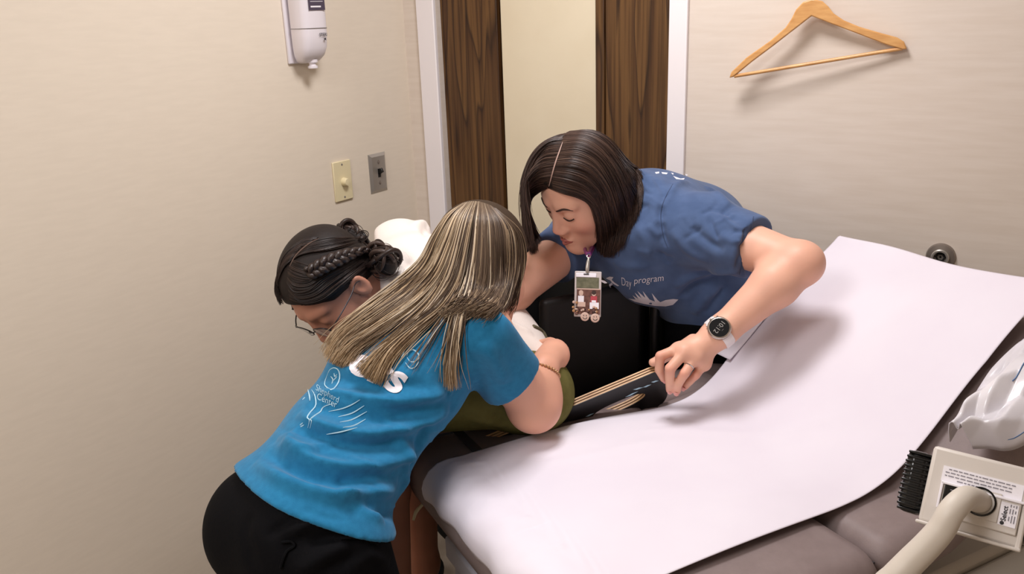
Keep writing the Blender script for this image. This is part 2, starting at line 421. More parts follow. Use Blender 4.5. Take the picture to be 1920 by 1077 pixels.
# ------------------------------------------------------------------ room
KC = np.array([-0.298, 2.715, 0.0])
LD = np.array([-0.559, -0.829, 0.0]); LD /= np.linalg.norm(LD)          # along the left wall, towards the camera
BD = np.array([-LD[1], LD[0], 0.0])                                       # along the back wall, to the right
UP = np.array([0, 0, 1.0])
RW, RL, RH = 3.2, 3.7, 2.44
def plane_hit(px, py, p, n):
    v = ray(px, py); return CC + v * (((np.asarray(p) - CC) @ n) / (v @ n))
def back_b(px, py): return (plane_hit(px, py, KC, LD) - KC) @ BD
def left_l(px, py): return (plane_hit(px, py, KC, BD) - KC) @ LD
def struct(o): o['kind'] = 'structure'; return o
AX_B = (BD, LD, UP); AX_L = (LD, BD, UP)
b_l0, b_l1 = back_b(791, 120), back_b(823, 120)
b_r0, b_r1 = back_b(1256, 120), back_b(1290, 120)
def bpos(b, l, z): return KC + BD * b + LD * l + UP * z
struct(box('floor', bpos(RW / 2, RL / 2, -.05), (RW + .2, RL + .2, .1), M['floor'], axes=AX_B))
struct(box('ceiling', bpos(RW / 2, RL / 2, RH + .05), (RW + .2, RL + .2, .1), M['ceil'], axes=AX_B))
struct(box('wall_left', bpos(-.05, RL / 2, RH / 2), (RL + .2, .1, RH), M['wall'], axes=AX_L))
struct(box('wall_right', bpos(RW + .05, RL / 2, RH / 2), (RL + .2, .1, RH), M['wall_b'], axes=AX_L))
struct(box('wall_front', bpos(RW / 2, RL + .05, RH / 2), (RW, .1, RH), M['wall'], axes=AX_B))
DH = 2.04
bm = bmesh.new()
bm_box(bm, bpos((b_l1) / 2, -.05, RH / 2), (b_l1, .1, RH), *AX_B)
bm_box(bm, bpos((b_r0 + RW) / 2, -.05, RH / 2), (RW - b_r0, .1, RH), *AX_B)
bm_box(bm, bpos((b_l1 + b_r0) / 2, -.05, (DH + RH) / 2), (b_r0 - b_l1, .1, RH - DH), *AX_B)
struct(bm_obj('wall_back', bm, M['wall_b']))
struct(box('trim_1', bpos((b_l0 + b_l1) / 2, .006, DH / 2), (b_l1 - b_l0, .014, DH), M['white'], axes=AX_B, bevel=.003))
struct(box('trim_2', bpos((b_r0 + b_r1) / 2, .006, DH / 2), (b_r1 - b_r0, .014, DH), M['white'], axes=AX_B, bevel=.003))
struct(box('trim_3', bpos((b_l0 + b_r1) / 2, .006, DH + .03), (b_r1 - b_l0, .014, .06), M['white'], axes=AX_B, bevel=.003))
struct(box('baseboard_left', bpos(.006, RL / 2, .05), (RL, .012, .1), M['band'], axes=AX_L))
struct(box('baseboard_back', bpos((b_r1 + RW) / 2, .006, .05), (RW - b_r1, .012, .1), M['band'], axes=AX_B))
# the door: two walnut boards, a cream panel between them and a narrow walnut edge strip
dl = -.02
def b_at(px): return (plane_hit(px, 150, KC + LD * dl, LD) - KC) @ BD
door = empty('door_1', bpos((b_l1 + b_r0) / 2, dl, 0)); struct(door)
e0, e1, e2, e3, e4 = b_l1 + .001, b_at(936), b_at(941.5), b_at(1118), b_at(1134)
def panel(name, b0, b1, l, m, th=.03, bev=.0015): return box(name, bpos((b0 + b1) / 2, l - th / 2, DH / 2 + .005), (b1 - b0, th, DH - .012), m, door, AX_B, bevel=bev)
panel('backing', b_l1 + .002, b_r0 - .002, dl - .035, M['gap'], .012)
panel('wood_panel', e0, e1, dl, M['wood']); panel('wood_panel', e4 + .002, b_r0 - .001, dl, M['wood'])
tag(panel('cream_panel', e2, e3, dl - .004, M['cream']), 'smooth cream panel between the wooden boards')
panel('edge_strip', e3, e4, dl + .004, M['wood'])

# ------------------------------------------------------------------ flat text and drawn marks laid on a surface
def text_mesh(body, size=1.0, bold=0.0, shear=0.0, spacing=1.0):
    c = bpy.data.curves.new('txt', 'FONT'); c.body = body; c.size = size; c.offset = bold; c.shear = shear; c.space_character = spacing; c.resolution_u = 4
    o = bpy.data.objects.new('txt', c); COL.objects.link(o); bpy.context.view_layer.update()
    me = o.to_mesh(); bm = bmesh.new(); bm.from_mesh(me); o.to_mesh_clear(); bpy.data.objects.remove(o); bpy.data.curves.remove(c)
    return bm
def decal_bm(bm, fn, name, material, parent, sub=0, th=0.0006):
    """map a flat mesh (x, y) through fn -> (point, normal) and give it a little thickness"""
    if sub: bmesh.ops.triangulate(bm, faces=bm.faces[:])
    for _ in range(sub): bmesh.ops.subdivide_edges(bm, edges=[e for e in bm.edges if e.calc_length() > .12 * 1], cuts=1, use_grid_fill=True)
    for v in bm.verts:
        p, n = fn(v.co.x, v.co.y); v.co = Vector(p + n * th)
    return bm_obj(name, bm, material, parent)
def text_on(name, body, origin, X, Y, size, material, parent, bold=0.0, th=.0006, center=True):
    """text on a flat face; X reading direction, Y up direction, both unit vectors in the face"""
    bm = text_mesh(body, 1.0, bold); xs = [v.co.x for v in bm.verts]; ys = [v.co.y for v in bm.verts]
    cx, cy = ((min(xs) + max(xs)) / 2, (min(ys) + max(ys)) / 2) if center else (0, 0)
    X, Y = unit(X), unit(Y); N = np.cross(X, Y)
    for v in bm.verts: v.co = Vector(np.asarray(origin) + X * (v.co.x - cx) * size + Y * (v.co.y - cy) * size + N * th)
    return bm_obj(name, bm, material, parent)

# ------------------------------------------------------------------ wall fittings
LN, BN = BD, LD                       # wall normals pointing into the room (left wall, back wall)
def wall_l(px, py, off=0): return plane_hit(px, py, KC + LN * off, LN)
def wall_b(px, py, off=0): return plane_hit(px, py, KC + BN * off, BN)
RD = -LD                              # on the left wall: to the right as seen
# ivory dimmer
c = wall_l(641, 339); dm = empty('dimmer_switch', c); tag(dm, 'ivory dimmer switch plate with a round knob on the left wall', 'light switch')
AXW = (RD, LN, UP)
box('plate', c + LN * .003, (.071, .006, .115), M['ivory'], dm, AXW, bevel=.0025)
kc = wall_l(645, 341, .006)
lathe('knob', kc, LN, [(.0, .0), (.0125, .0), (.012, .004), (.0105, .013), (.0095, .0155), (.0, .0165)], M['ivory'], dm)
for z in (-.047, .047): lathe('screw', c + UP * z + LN * .006, LN, [(.003, 0), (.0025, .001), (0, .0012)], M['band'], dm, 12)
# steel toggle switch
c = wall_l(708, 324); tg = empty('toggle_switch', c); tag(tg, 'stainless steel plate with a dark toggle switch on the left wall beside the door casing', 'light switch')
bm = bmesh.new()
def quad_ring(bm, c, X, Y, N, w, h, z): return [bm.verts.new(c + X * w * i / 2 + Y * h * j / 2 + N * z) for i, j in ((-1, -1), (1, -1), (1, 1), (-1, 1))]
r0, r1, r2 = quad_ring(bm, c, RD, UP, LN, .074, .118, 0), quad_ring(bm, c, RD, UP, LN, .074, .118, .001), quad_ring(bm, c, RD, UP, LN, .056, .100, .007)
for a, b in ((r0, r1), (r1, r2)):
    for i in range(4): bm.faces.new((a[i], a[(i + 1) % 4], b[(i + 1) % 4], b[i]))
bm.faces.new(r2); bm_obj('plate', bm, M['steel'], tg)
tag(box('toggle', c + LN * .013 + UP * .006, (.008, .018, .014), M['black'], tg, (RD, unit(LN + UP * .5), unit(UP - LN * .5)), bevel=.002), 'black toggle lever')
box('toggle_slot', c + LN * .0073, (.011, .001, .026), M['black'], tg, AXW)
for z in (-.03, .032): lathe('screw', c + UP * z + LN * .007, LN, [(.0045, 0), (.0045, .0006), (.003, .0014), (0, .0015)], M['dsteel'], tg, 14)
for z, s in ((.032, 1), (-.03, -1)):
    bm = bmesh.new(); k = c + LN * .0074 + UP * z
    vsn = [bm.verts.new(k + RD * x + UP * y * s) for x, y in ((-.006, .001), (0, .0075), (.006, .001), (.0025, .001), (.0025, -.006), (-.0025, -.006), (-.0025, .001))]
    bm.faces.new(vsn); bm_obj('arrow_mark', bm, M['dsteel'], tg)
# wall dispenser
dsp = empty('soap_dispenser', wall_l(535, 60)); tag(dsp, 'white hand sanitizer dispenser mounted high on the left wall', 'dispenser')
zb = wall_l(536, 121)[2]; l0 = left_l(536, 100) - .002
def dpt(a, o, z): return KC + LD * (l0 - a) + LN * o + UP * z        # a along the wall to the right, o out of the wall
box('back_plate', dpt(.047, .004, zb + .165), (.094, .008, .33), M['dispw'], dsp, AXW, bevel=.003)
rows = [(.0, .034, .020), (.006, .062, .040), (.02, .078, .055), (.04, .086, .064), (.075, .088, .068), (.2, .088, .07), (.32, .088, .07)]
bm = bmesh.new(); rings = []
for z, w, o in rows:
    ring = []
    for k in range(24):
        a = 2 * math.pi * k / 24; ca, sa = math.cos(a), math.sin(a); e = .55
        ring.append(bm.verts.new(dpt(.047 + w / 2 * math.copysign(abs(ca) ** e, ca), .008 + o / 2 + o / 2 * math.copysign(abs(sa) ** e, sa), zb + z)))
    rings.append(ring)
for a, b in zip(rings[:-1], rings[1:]):
    for k in range(24): bm.faces.new((a[k], a[(k + 1) % 24], b[(k + 1) % 24], b[k]))
bm.faces.new(rings[0]); bm.faces.new(rings[-1]); bm_obj('bottle', bm, M['dispw'], dsp, smooth=True, angle=50)
lathe('nozzle', dpt(.05, .040, zb + .004), -UP, [(.014, -.006), (.014, .002), (.009, .004), (.009, .010), (.013, .0115), (.013, .017), (.006, .018), (.0, .018)], M['dispw'], dsp, 20)
tube('seam', [dpt(.047 + .0441 * math.copysign(abs(math.cos(t)) ** .55, math.cos(t)), .008 + .0345 + .0347 * math.copysign(abs(math.sin(t)) ** .55, math.sin(t)), zb + .088) for t in np.linspace(-.6, 3.74, 60)], .0008, M['band'], dsp, 5)
fx = .0785
bm = bmesh.new(); vsn = [bm.verts.new(dpt(a, fx, zb + z)) for a, z in ((.020, .132), (.077, .132), (.077, .26), (.020, .26))]; bm.faces.new(vsn); bm_obj('label', bm, M['purple'], dsp)
for k, (z, w, h) in enumerate(((.139, .036, .004), (.166, .020, .005), (.153, .044, .0012))):
    bm = bmesh.new(); vsn = [bm.verts.new(dpt(a, fx + .0006, zb + z + zz)) for a, zz in ((.026, 0), (.026 + w, 0), (.026 + w, h), (.026, h))]; bm.faces.new(vsn); bm_obj('label_line', bm, M['sticker'], dsp)
text_on('lettering', 'STERI', dpt(.061, .0782, zb + .0715), RD, UP, .0115, M['ink'], dsp, .015)
text_on('lettering', 'M', dpt(.066, .0782, zb + .060), RD, UP, .0105, M['ink'], dsp, .015)
# round metal fitting on the back wall
c = wall_b(1764, 481); rf = empty('wall_fitting', c); tag(rf, 'round dark metal fitting with a hole on the back wall above the table head', 'wall fitting')
lathe('flange', c, BN, [(.031, 0), (.031, .004), (.029, .008), (.019, .010), (.019, .010)], M['dsteel'], rf, 40)
lathe('inner_ring', c, BN, [(.019, .009), (.019, .014), (.017, .016), (.0135, .016), (.0125, .007), (0, .006)], M['steel'], rf, 32)
lathe('socket', c, BN, [(.0118, .0075), (.0105, .012), (.0075, .012), (.007, .0062), (0, .0062)], M['gap'], rf, 6, smooth=False)
# coat hanger, hanging from a small hook just above the frame
hp = wall_b(1522, 15, .035); tip_l = wall_b(1370, 146, .050); tip_r = wall_b(1700, 90, .012)
hx = unit(tip_r - tip_l); hn = unit(np.cross(np.cross(hx, UP), hx)); hnorm = unit(np.cross(hx, UP))
if hnorm @ BN < 0: hnorm = -hnorm
hp = tip_l
def hpt(px, py): return plane_hit(px, py, hp, hnorm)
outline = [(1368, 146), (1372, 135), (1400, 108), (1444, 77), (1473, 52), (1484, 36), (1493, 18), (1506, 4), (1523, -2), (1542, 2), (1553, 12), (1563, 25), (1582, 38), (1611, 50), (1652, 62), (1682, 70), (1695, 78), (1701, 92), (1692, 93), (1660, 83), (1600, 60), (1560, 45), (1522, 30), (1490, 55), (1450, 86), (1410, 116), (1376, 144)]
bm = bmesh.new(); th = .011
A = [bm.verts.new(hpt(*p) + hnorm * th / 2) for p in outline]; B = [bm.verts.new(hpt(*p) - hnorm * th / 2) for p in outline]
bm.faces.new(A); bm.faces.new(B[::-1])
for i in range(len(A)): bm.faces.new((A[i], A[(i + 1) % len(A)], B[(i + 1) % len(A)], B[i]))
hang = empty('coat_hanger', hpt(1522, 10)); tag(hang, 'wooden coat hanger with a trouser bar hanging on the back wall', 'coat hanger')
o = bm_obj('yoke', bm, M['hangw'], hang, smooth=True, bevel=.0025, angle=30)
tube('trouser_bar', [hpt(1377, 143), hpt(1692, 91)], .0042, M['hangw'], hang, 12)
top = hpt(1523, -1); hk = [top - UP * .01, top + UP * .03]
for a in np.linspace(-.5, 3.4, 12): hk.append(top + UP * (.062) + hx * -.022 * math.cos(a) * 1 + UP * .022 * math.sin(a) + hx * .019)
tube('hook', resample(hk, 40), .0018, M['chrome'], hang, 8)
pk = top + UP * .083; wk = pk - BN * ((pk - KC) @ BN)
ch = empty('wall_hook', wk); tag(ch, 'small metal wall hook above the wooden hanger', 'hook')
lathe('rosette', wk, BN, [(.016, 0), (.016, .003), (.012, .006), (0, .007)], M['steel'], ch, 24)
tube('peg', [wk + BN * .002, pk - UP * .002, pk + BN * .02 + UP * .01], .003, M['steel'], ch, 8, res=10)

# ------------------------------------------------------------------ examination table
TZ = 0.82
TU = np.array([math.sin(math.radians(63)), math.cos(math.radians(63)), 0]); TV = np.array([TU[1], -TU[0], 0])
TC = plane_hit(795, 876, (0, 0, TZ), UP)
def T(s, t, z=0.0): return TC + TU * s + TV * t + UP * z
AXT = (TU, TV, UP)
table = empty('exam_table', T(.5, .25, -TZ)); tag(table, 'taupe vinyl medical examination table with raised backrest along the back wall', 'examination table')
def cushion(name, ss, zz, t0, t1, th, rad, m):
    """padded slab following the profile (ss, zz) of its top"""
    n = len(ss); bm = bmesh.new(); secs = []
    for i in range(n):
        k0, k1 = max(i - 1, 0), min(i + 1, n - 1); d = unit([ss[k1] - ss[k0], zz[k1] - zz[k0]]); nn = np.array([-d[1], d[0]]); sec = []
        ends = rad * (1 if i in (0, n - 1) else 0)
        prof = []
        for (tc_, zc, a0) in ((t1 - rad, -rad, 0), (t0 + rad, -rad, 90), (t0 + rad, -th + rad, 180), (t1 - rad, -th + rad, 270)):
            for a in np.linspace(a0, a0 + 90, 6): prof.append((tc_ + rad * math.cos(math.radians(a)), zc + rad * math.sin(math.radians(a))))
        for t_, w in prof:
            crown = .006 * (1 - ((t_ - (t0 + t1) / 2) / ((t1 - t0) / 2)) ** 2) if w > -th / 2 else 0
            sec.append((ss[i] + nn[0] * (w + crown), t_, zz[i] + nn[1] * (w + crown)))
        secs.append(np.array(sec))
    def capped(sec, dirv):
        out = []
        c_ = sec.mean(0); ext = np.abs(sec - c_).max(0)
        for a in (30, 60, 90):
            k = rad * (1 - math.cos(math.radians(a))); sft = rad * math.sin(math.radians(a)); q = sec - c_; 
            sc = np.ones(3); sc[1] = (ext[1] - k) / ext[1]; m2 = max(ext[0], ext[2]); sc[0] = sc[2] = (m2 - k) / m2
            out.append(c_ + q * sc + np.array([dirv[0], 0, dirv[1]]) * sft)
        return out
    d0 = unit([ss[0] - ss[1], zz[0] - zz[1]]); d1 = unit([ss[-1] - ss[-2], zz[-1] - zz[-2]])
    secs = capped(secs[0], d0)[::-1] + secs + capped(secs[-1], d1)
    rings = [[bm.verts.new(T(*p)) for p in sec] for sec in secs]; k = len(rings[0])
    for a, b in zip(rings[:-1], rings[1:]):
        for i in range(k): bm.faces.new((a[i], a[(i + 1) % k], b[(i + 1) % k], b[i]))
    bm.faces.new(rings[0]); bm.faces.new(rings[-1])
    return bm_obj(name, bm, m, table, smooth=True, angle=60)
PS = np.array([.0, .55, .62, .685, .762, .861, 1.012]); PZ = np.array([0, 0, .012, .042, .112, .192, .268])
def prof_z(s):
    s = np.asarray(s, float); ss = np.linspace(0, 1.012, 200); zz = np.interp(ss, PS, PZ); k = np.ones(25) / 25
    zs = np.convolve(np.pad(zz, 12, mode='reflect', reflect_type='odd'), k, 'valid'); return np.interp(s, ss, zs)
cushion('foot_cushion', [.040, .2, .35, .462], [-.004] * 4, -.13, .605, .115, .042, M['vinyl'])
sb = np.linspace(.535, .97, 9); zb_ = np.interp(sb, [.535, .65, .70, .762, .861, .97], [-.006, .006, .03, .088, .166, .226])
cushion('back_cushion', sb.tolist(), zb_.tolist(), -.02, .595, .085, .036, M['vinyl'])
box('side_cushion', T(.645, -.07, -.034), (.33, .125, .06), M['vinyl'], table, AXT, bevel=.022, segs=4)
box('hinge_strip', T(.5, .24, -.06), (.12, .66, .05), M['darkv'], table, AXT)
box('seat_seam', T(.11, -.05, .0005), (.020, .11, .002), M['darkv'], table, AXT, bevel=.001)
box('base_cabinet', T(.56, .27, -.47), (.96, .60, .70), M['cab'], table, AXT, bevel=.012)
box('side_band', T(.55, .574, -.25), (.98, .012, .05), M['band'], table, AXT, bevel=.004)
box('side_rail', T(.6, .60, -.165), (.9, .06, .06), M['cab'], table, AXT, bevel=.01)
box('cushion_pan', T(.30, .24, -.128), (.52, .68, .028), M['darkv'], table, AXT, bevel=.008)
box('foot_shell', T(.062, .24, -.42), (.03, .50, .52), M['shell'], table, AXT, bevel=.012)
box('shell_rim', T(.05, .24, -.20), (.02, .54, .05), M['shell'], table, AXT, bevel=.008)
box('plinth', T(.53, .27, -.79), (.9, .5, .06), M['black'], table, AXT)
tube('strap_tab', [T(.02, -.06, -.11), T(.0, -.06, -.125), T(-.01, -.055, -.14)], [.003, .004, .0025], M['ivory'], table, 8, res=8)

# ------------------------------------------------------------------ paper sheet over the table
ns, nt_ = 300, 130; V = np.zeros((ns * nt_, 3)); prof = []
foot = [(-.004, -.066), (-.007, -.056), (-.008, -.044), (-.004, -.028), (.007, -.013), (.025, -.003), (.043, .002)]
sv = [f_[0] for f_ in foot] + np.linspace(.07, 1.018, ns - len(foot)).tolist()
zv = [f_[1] + .006 for f_ in foot] + [float(prof_z(x)) + .006 for x in np.linspace(.07, 1.018, ns - len(foot))]
creases = [((.03, .03), (.10, .06), .006, .0022), ((.02, .05), (.07, .12), .006, -.0020), ((.04, .02), (.06, .10), .005, .0018), ((.01, .16), (.06, .20), .006, .0020), ((.02, .24), (.08, .27), .006, .0024), ((.03, .29), (.10, .29), .006, -.002), ((.02, .33), (.09, .36), .006, .002),
           ((.40, .10), (.70, .34), .016, .0022), ((.52, .06), (.80, .12), .016, -.002), ((.60, .20), (.95, .30), .02, .0018), ((.15, .12), (.42, .16), .014, .0016), ((.70, .02), (.84, .07), .010, .003), ((.20, .30), (.50, .42), .016, .0015)]
i = 0
for a in range(ns):
    for b in range(nt_):
        tt = b / (nt_ - 1); t_ = .004 + .480 * tt + .026 * (1 - tt) ** 2 * math.exp(-((sv[a] - .56) / .14) ** 2); s_, z_ = sv[a], zv[a]
        z_ += .0035 * math.sin(9 * s_ + 5 * tt) * math.sin(7 * tt + 3 * s_) * min(1, max(0, (s_ - .07) / .1)) + .003
        if s_ < .12: z_ += .0015 * math.sin(40 * tt + 8 * math.sin(60 * s_)) * max(0, 1 - s_ / .12); s_ += .002 * math.sin(26 * tt) * max(0, 1 - s_ / .06)
        z_ += (.03 * tt ** 6) * max(0, (s_ - .85) / .17) - .006 * (1 - tt) ** 5
        if s_ > .94: z_ += .012 * (1 - tt) ** 3 * ((s_ - .94) / .078) ** 2
        for (ca, cb, cw, cam_) in creases:
            ab_ = (cb[0] - ca[0], cb[1] - ca[1]); q_ = max(0, min(1, ((sv[a] - ca[0]) * ab_[0] + (t_ - ca[1]) * ab_[1]) / (ab_[0] ** 2 + ab_[1] ** 2)))
            d_ = math.hypot(sv[a] - ca[0] - q_ * ab_[0], t_ - ca[1] - q_ * ab_[1])
            if d_ < 3 * cw: z_ += cam_ * math.exp(-(d_ / cw) ** 2) * min(1, 6 * min(q_, 1 - q_) + .1)
        V[i] = T(s_, t_, z_ + .006 * (1 - (2 * tt - 1) ** 2)); i += 1
idx = np.arange(ns * nt_).reshape(ns, nt_); Q = np.stack([idx[:-1, :-1], idx[:-1, 1:], idx[1:, 1:], idx[1:, :-1]], -1).reshape(-1, 4)
paper = make_obj('exam_paper', V, Q[:, ::-1], M['paper']); tag(paper, 'white crepe paper sheet rolled out over the examination table', 'paper sheet')
md = paper.modifiers.new('thick', 'SOLIDIFY'); md.thickness = .0012; md.offset = -1
paper_bvh = bvh_of(V, Q)
# the sheet's loose far edge: slips over the side of the backrest and hangs down to the seat
na, nb = 46, 26; V = []
for a in range(na):
    u = a / (na - 1); s_ = .690 + .235 * u; zt = float(prof_z(s_)) + .010
    for b in range(nb):
        k = b / (nb - 1); w_ = .012 * math.sin(26 * s_ + 2 + 3 * k) * k
        if k < .35: t_, z_ = .030 - .070 * k / .35 * (1 - .6 * u ** 4), zt + .004 - .006 * u ** 4
        else:
            q = (k - .35) / .65; t_ = -.040 - .062 * math.sin(q * 1.57) ** .8 * (1 - .5 * u ** 3); z_ = zt - (zt - .008) * min(1, (1.0 - .35 * u)) * q ** 1.25
        V.append(T(s_ + .012 * k * math.sin(3 * u), t_ - w_ * (1 - .4 * u), max(z_, .007)))
idx = np.arange(na * nb).reshape(na, nb); Q = np.stack([idx[:-1, :-1], idx[:-1, 1:], idx[1:, 1:], idx[1:, :-1]], -1).reshape(-1, 4)
fl = make_obj('loose_fold', np.array(V), Q, M['paper'], paper); md = fl.modifiers.new('thick', 'SOLIDIFY'); md.thickness = .0012
# ------------------------------------------------------------------ plastic cover lying on the backrest
na, nb = 80, 54; V = []
QT = resample(np.array([(1986, 612), (1945, 640), (1905, 668), (1868, 706), (1838, 742), (1812, 782), (1798, 812), (1784, 836)], float), na)
QB = resample(np.array([(2010, 740), (1992, 770), (1972, 800), (1946, 826), (1912, 846), (1886, 852), (1856, 848), (1826, 848)], float), na)
bag_n = unit(np.cross(TV, TU * .88 + UP * .47)); bag_n = bag_n if bag_n[2] > 0 else -bag_n
for a in range(na):
    u = a / (na - 1)
    for b in range(nb):
        v = b / (nb - 1); p = QT[a] + (QB[a] - QT[a]) * v; base = plane_hit(p[0], p[1], T(.85, .4, .20), bag_n)
        tri = lambda x: abs(((x / math.pi) % 1) * 2 - 1)
        rid = (1 - tri(6.2 * v + 1.6 * math.sin(2.2 * u) + 2.0 * u)) * .026 + (1 - tri(9.5 * v - 6.5 * u + 1)) * .012 + .004 * math.sin(17 * u + 9 * v)
        V.append(base + bag_n * (.008 + (rid + .028) * math.sin(math.pi * v) ** .45))
idx = np.arange(na * nb).reshape(na, nb); Q = np.stack([idx[:-1, :-1], idx[:-1, 1:], idx[1:, 1:], idx[1:, :-1]], -1).reshape(-1, 4)
bag = make_obj('plastic_cover', np.array(V), Q, M['bag']); tag(bag, 'crumpled white plastic cover lying on the table backrest at the right edge', 'plastic bag')
md = bag.modifiers.new('thick', 'SOLIDIFY'); md.thickness = .0012
V = np.array(V).reshape(na, nb, 3)
tube('blue_edge', V[18:60, nb - 3] + UP * .002, .0011, M['blue_line'], bag, 6)
tube('blue_edge', V[16:34, 26] + UP * .003, .0010, M['blue_line'], bag, 6)

# ------------------------------------------------------------------ examination lamp head on its gooseneck
LC = at(1828, 930, .95); LZ = unit(unit(CC - LC) + UP * .06 - CR * .02); LX = unit(camdir(1, -.225, .5)); LX = unit(LX - LZ * (LX @ LZ)); LY = np.cross(LZ, LX)
lamp = empty('exam_lamp', (LC[0] - .26, LC[1] - .04, 0)); tag(lamp, 'beige examination lamp head with black ribbed ends on a thick gooseneck', 'lamp')
AXL = (LX, LY, LZ)
box('housing', LC - LZ * .045, (.100, .088, .09), M['lampb'], lamp, AXL, bevel=.004)
box('housing_lip', LC + LY * -.0445 - LZ * .03, (.104, .004, .075), M['lampb'], lamp, AXL, bevel=.0015)
box('housing_edge', LC + LX * .049 - LZ * .043, (.006, .092, .094), M['lampb'], lamp, AXL, bevel=.002)
def ribbed(sx, name):
    c0 = LC + LX * sx - LZ * .045 + LY * -.002
    o = box(name, c0, (.026, .072, .074), M['glossk'], lamp, AXL, bevel=.008, segs=3)
    for k in range(13):
        y = -.033 + .0055 * k; box('rib', c0 + LY * y, (.0285 - .004 * (abs(k - 6) / 6) ** 4, .0030, .0765), M['glossk'], o if False else lamp, AXL, bevel=.001)
ribbed(-.0625, 'ribbed_cap'); ribbed(.0665, 'ribbed_cap')
def lface(x, y, z=0.0): return LC + LX * x + LY * y + LZ * z
tag(box('warning_label', lface(0.004, .0155, .0006), (.080, .0175, .0008), M['sticker'], lamp, AXL), 'white printed label strip')
random.seed(3)
for k, (x0, x1) in enumerate(((-.030, .036), (-.033, .036), (-.033, .037), (-.020, .012))):
    x = x0
    while x < x1 - .003:
        w = random.uniform(.002, .0065); w = min(w, x1 - x)
        box('print_line', lface(x + w / 2, .0212 - .0037 * k, .0012), (w, .0011, .0003), M['greyink'], lamp, AXL); x += w + .0012
box('socket_plate', lface(.006, -.013, .002), (.078, .036, .004), M['lampb'], lamp, AXL, bevel=.0012)
for (x, y, w, h) in ((-.0335, -.009, .0028, .030), (.006, .0052, .082, .0030)): box('socket_frame', lface(x, y, .004), (w, h, .006), M['sticker'], lamp, AXL, bevel=.0008)
box('rocker_switch', lface(-.0215, -.006, .004), (.018, .024, .004), M['glossk'], lamp, AXL, bevel=.001)
box('switch_mark', lface(-.0215, -.001, .0063), (.006, .001, .0004), M['greyink'], lamp, AXL)
box('grommet_plate', lface(.0085, -.007, .0042), (.034, .032, .002), M['lampb'], lamp, AXL, bevel=.0008)
lathe('grommet', lface(.006, -.005, .004), LZ, [(.0160, 0), (.0160, .003), (.0140, .0035), (.0140, 0)], M['glossk'], lamp, 32)
st = box('model_sticker', lface(.0345, -.011, .0046), (.017, .025, .0008), M['sticker'], lamp, AXL)
text_on('lettering', 'Select', lface(.0305, -.0105, .0051), LY, -LX, .0068, M['ink'], lamp, .02)
lathe('sticker_emblem', lface(.0300, -.0210, .0050), LZ, [(.0021, 0), (.0021, .0002), (0, .0003)], M['ink'], lamp, 20)
for k in range(3):
    for q, (a, b) in enumerate(((-.019, -.011), (-.0095, -.004), (-.0025, .0005))):
        box('print_line', lface(.0355 + .0026 * k, (a + b) / 2 , .0051), (.0010, (b - a) * (1 if (q + k) % 3 else .6), .0003), M['greyink'], lamp, AXL)
gp = [lface(.006, -.005, .0), at(1815, 934, .925), at(1798, 944, .914), at(1781, 964, .910), at(1765, 993, .912), at(1739, 1023, .918), at(1708, 1054, .925), at(1680, 1083, .93), at(1645, 1120, .94)]
g0 = gp[-1]; gp += [g0 + np.array([-.05, .0, -.10]), np.array([g0[0] - .07, g0[1] - .0, .70]), np.array([g0[0] - .075, g0[1], .5])]
tube('gooseneck', gp, [.0130, .0130, .0132, .0135, .014, .0145, .015, .0155, .016, .016, .016, .016], M['hose'], lamp, 24, res=90)
pb = gp[-1]
tube('pole', [pb + UP * .02, (pb[0], pb[1], .06)], .014, M['chrome'], lamp, 16)
lathe('base', (pb[0], pb[1], 0), UP, [(.17, 0), (.17, .03), (.15, .045), (.03, .07), (0, .07)], M['cab'], lamp, 40)

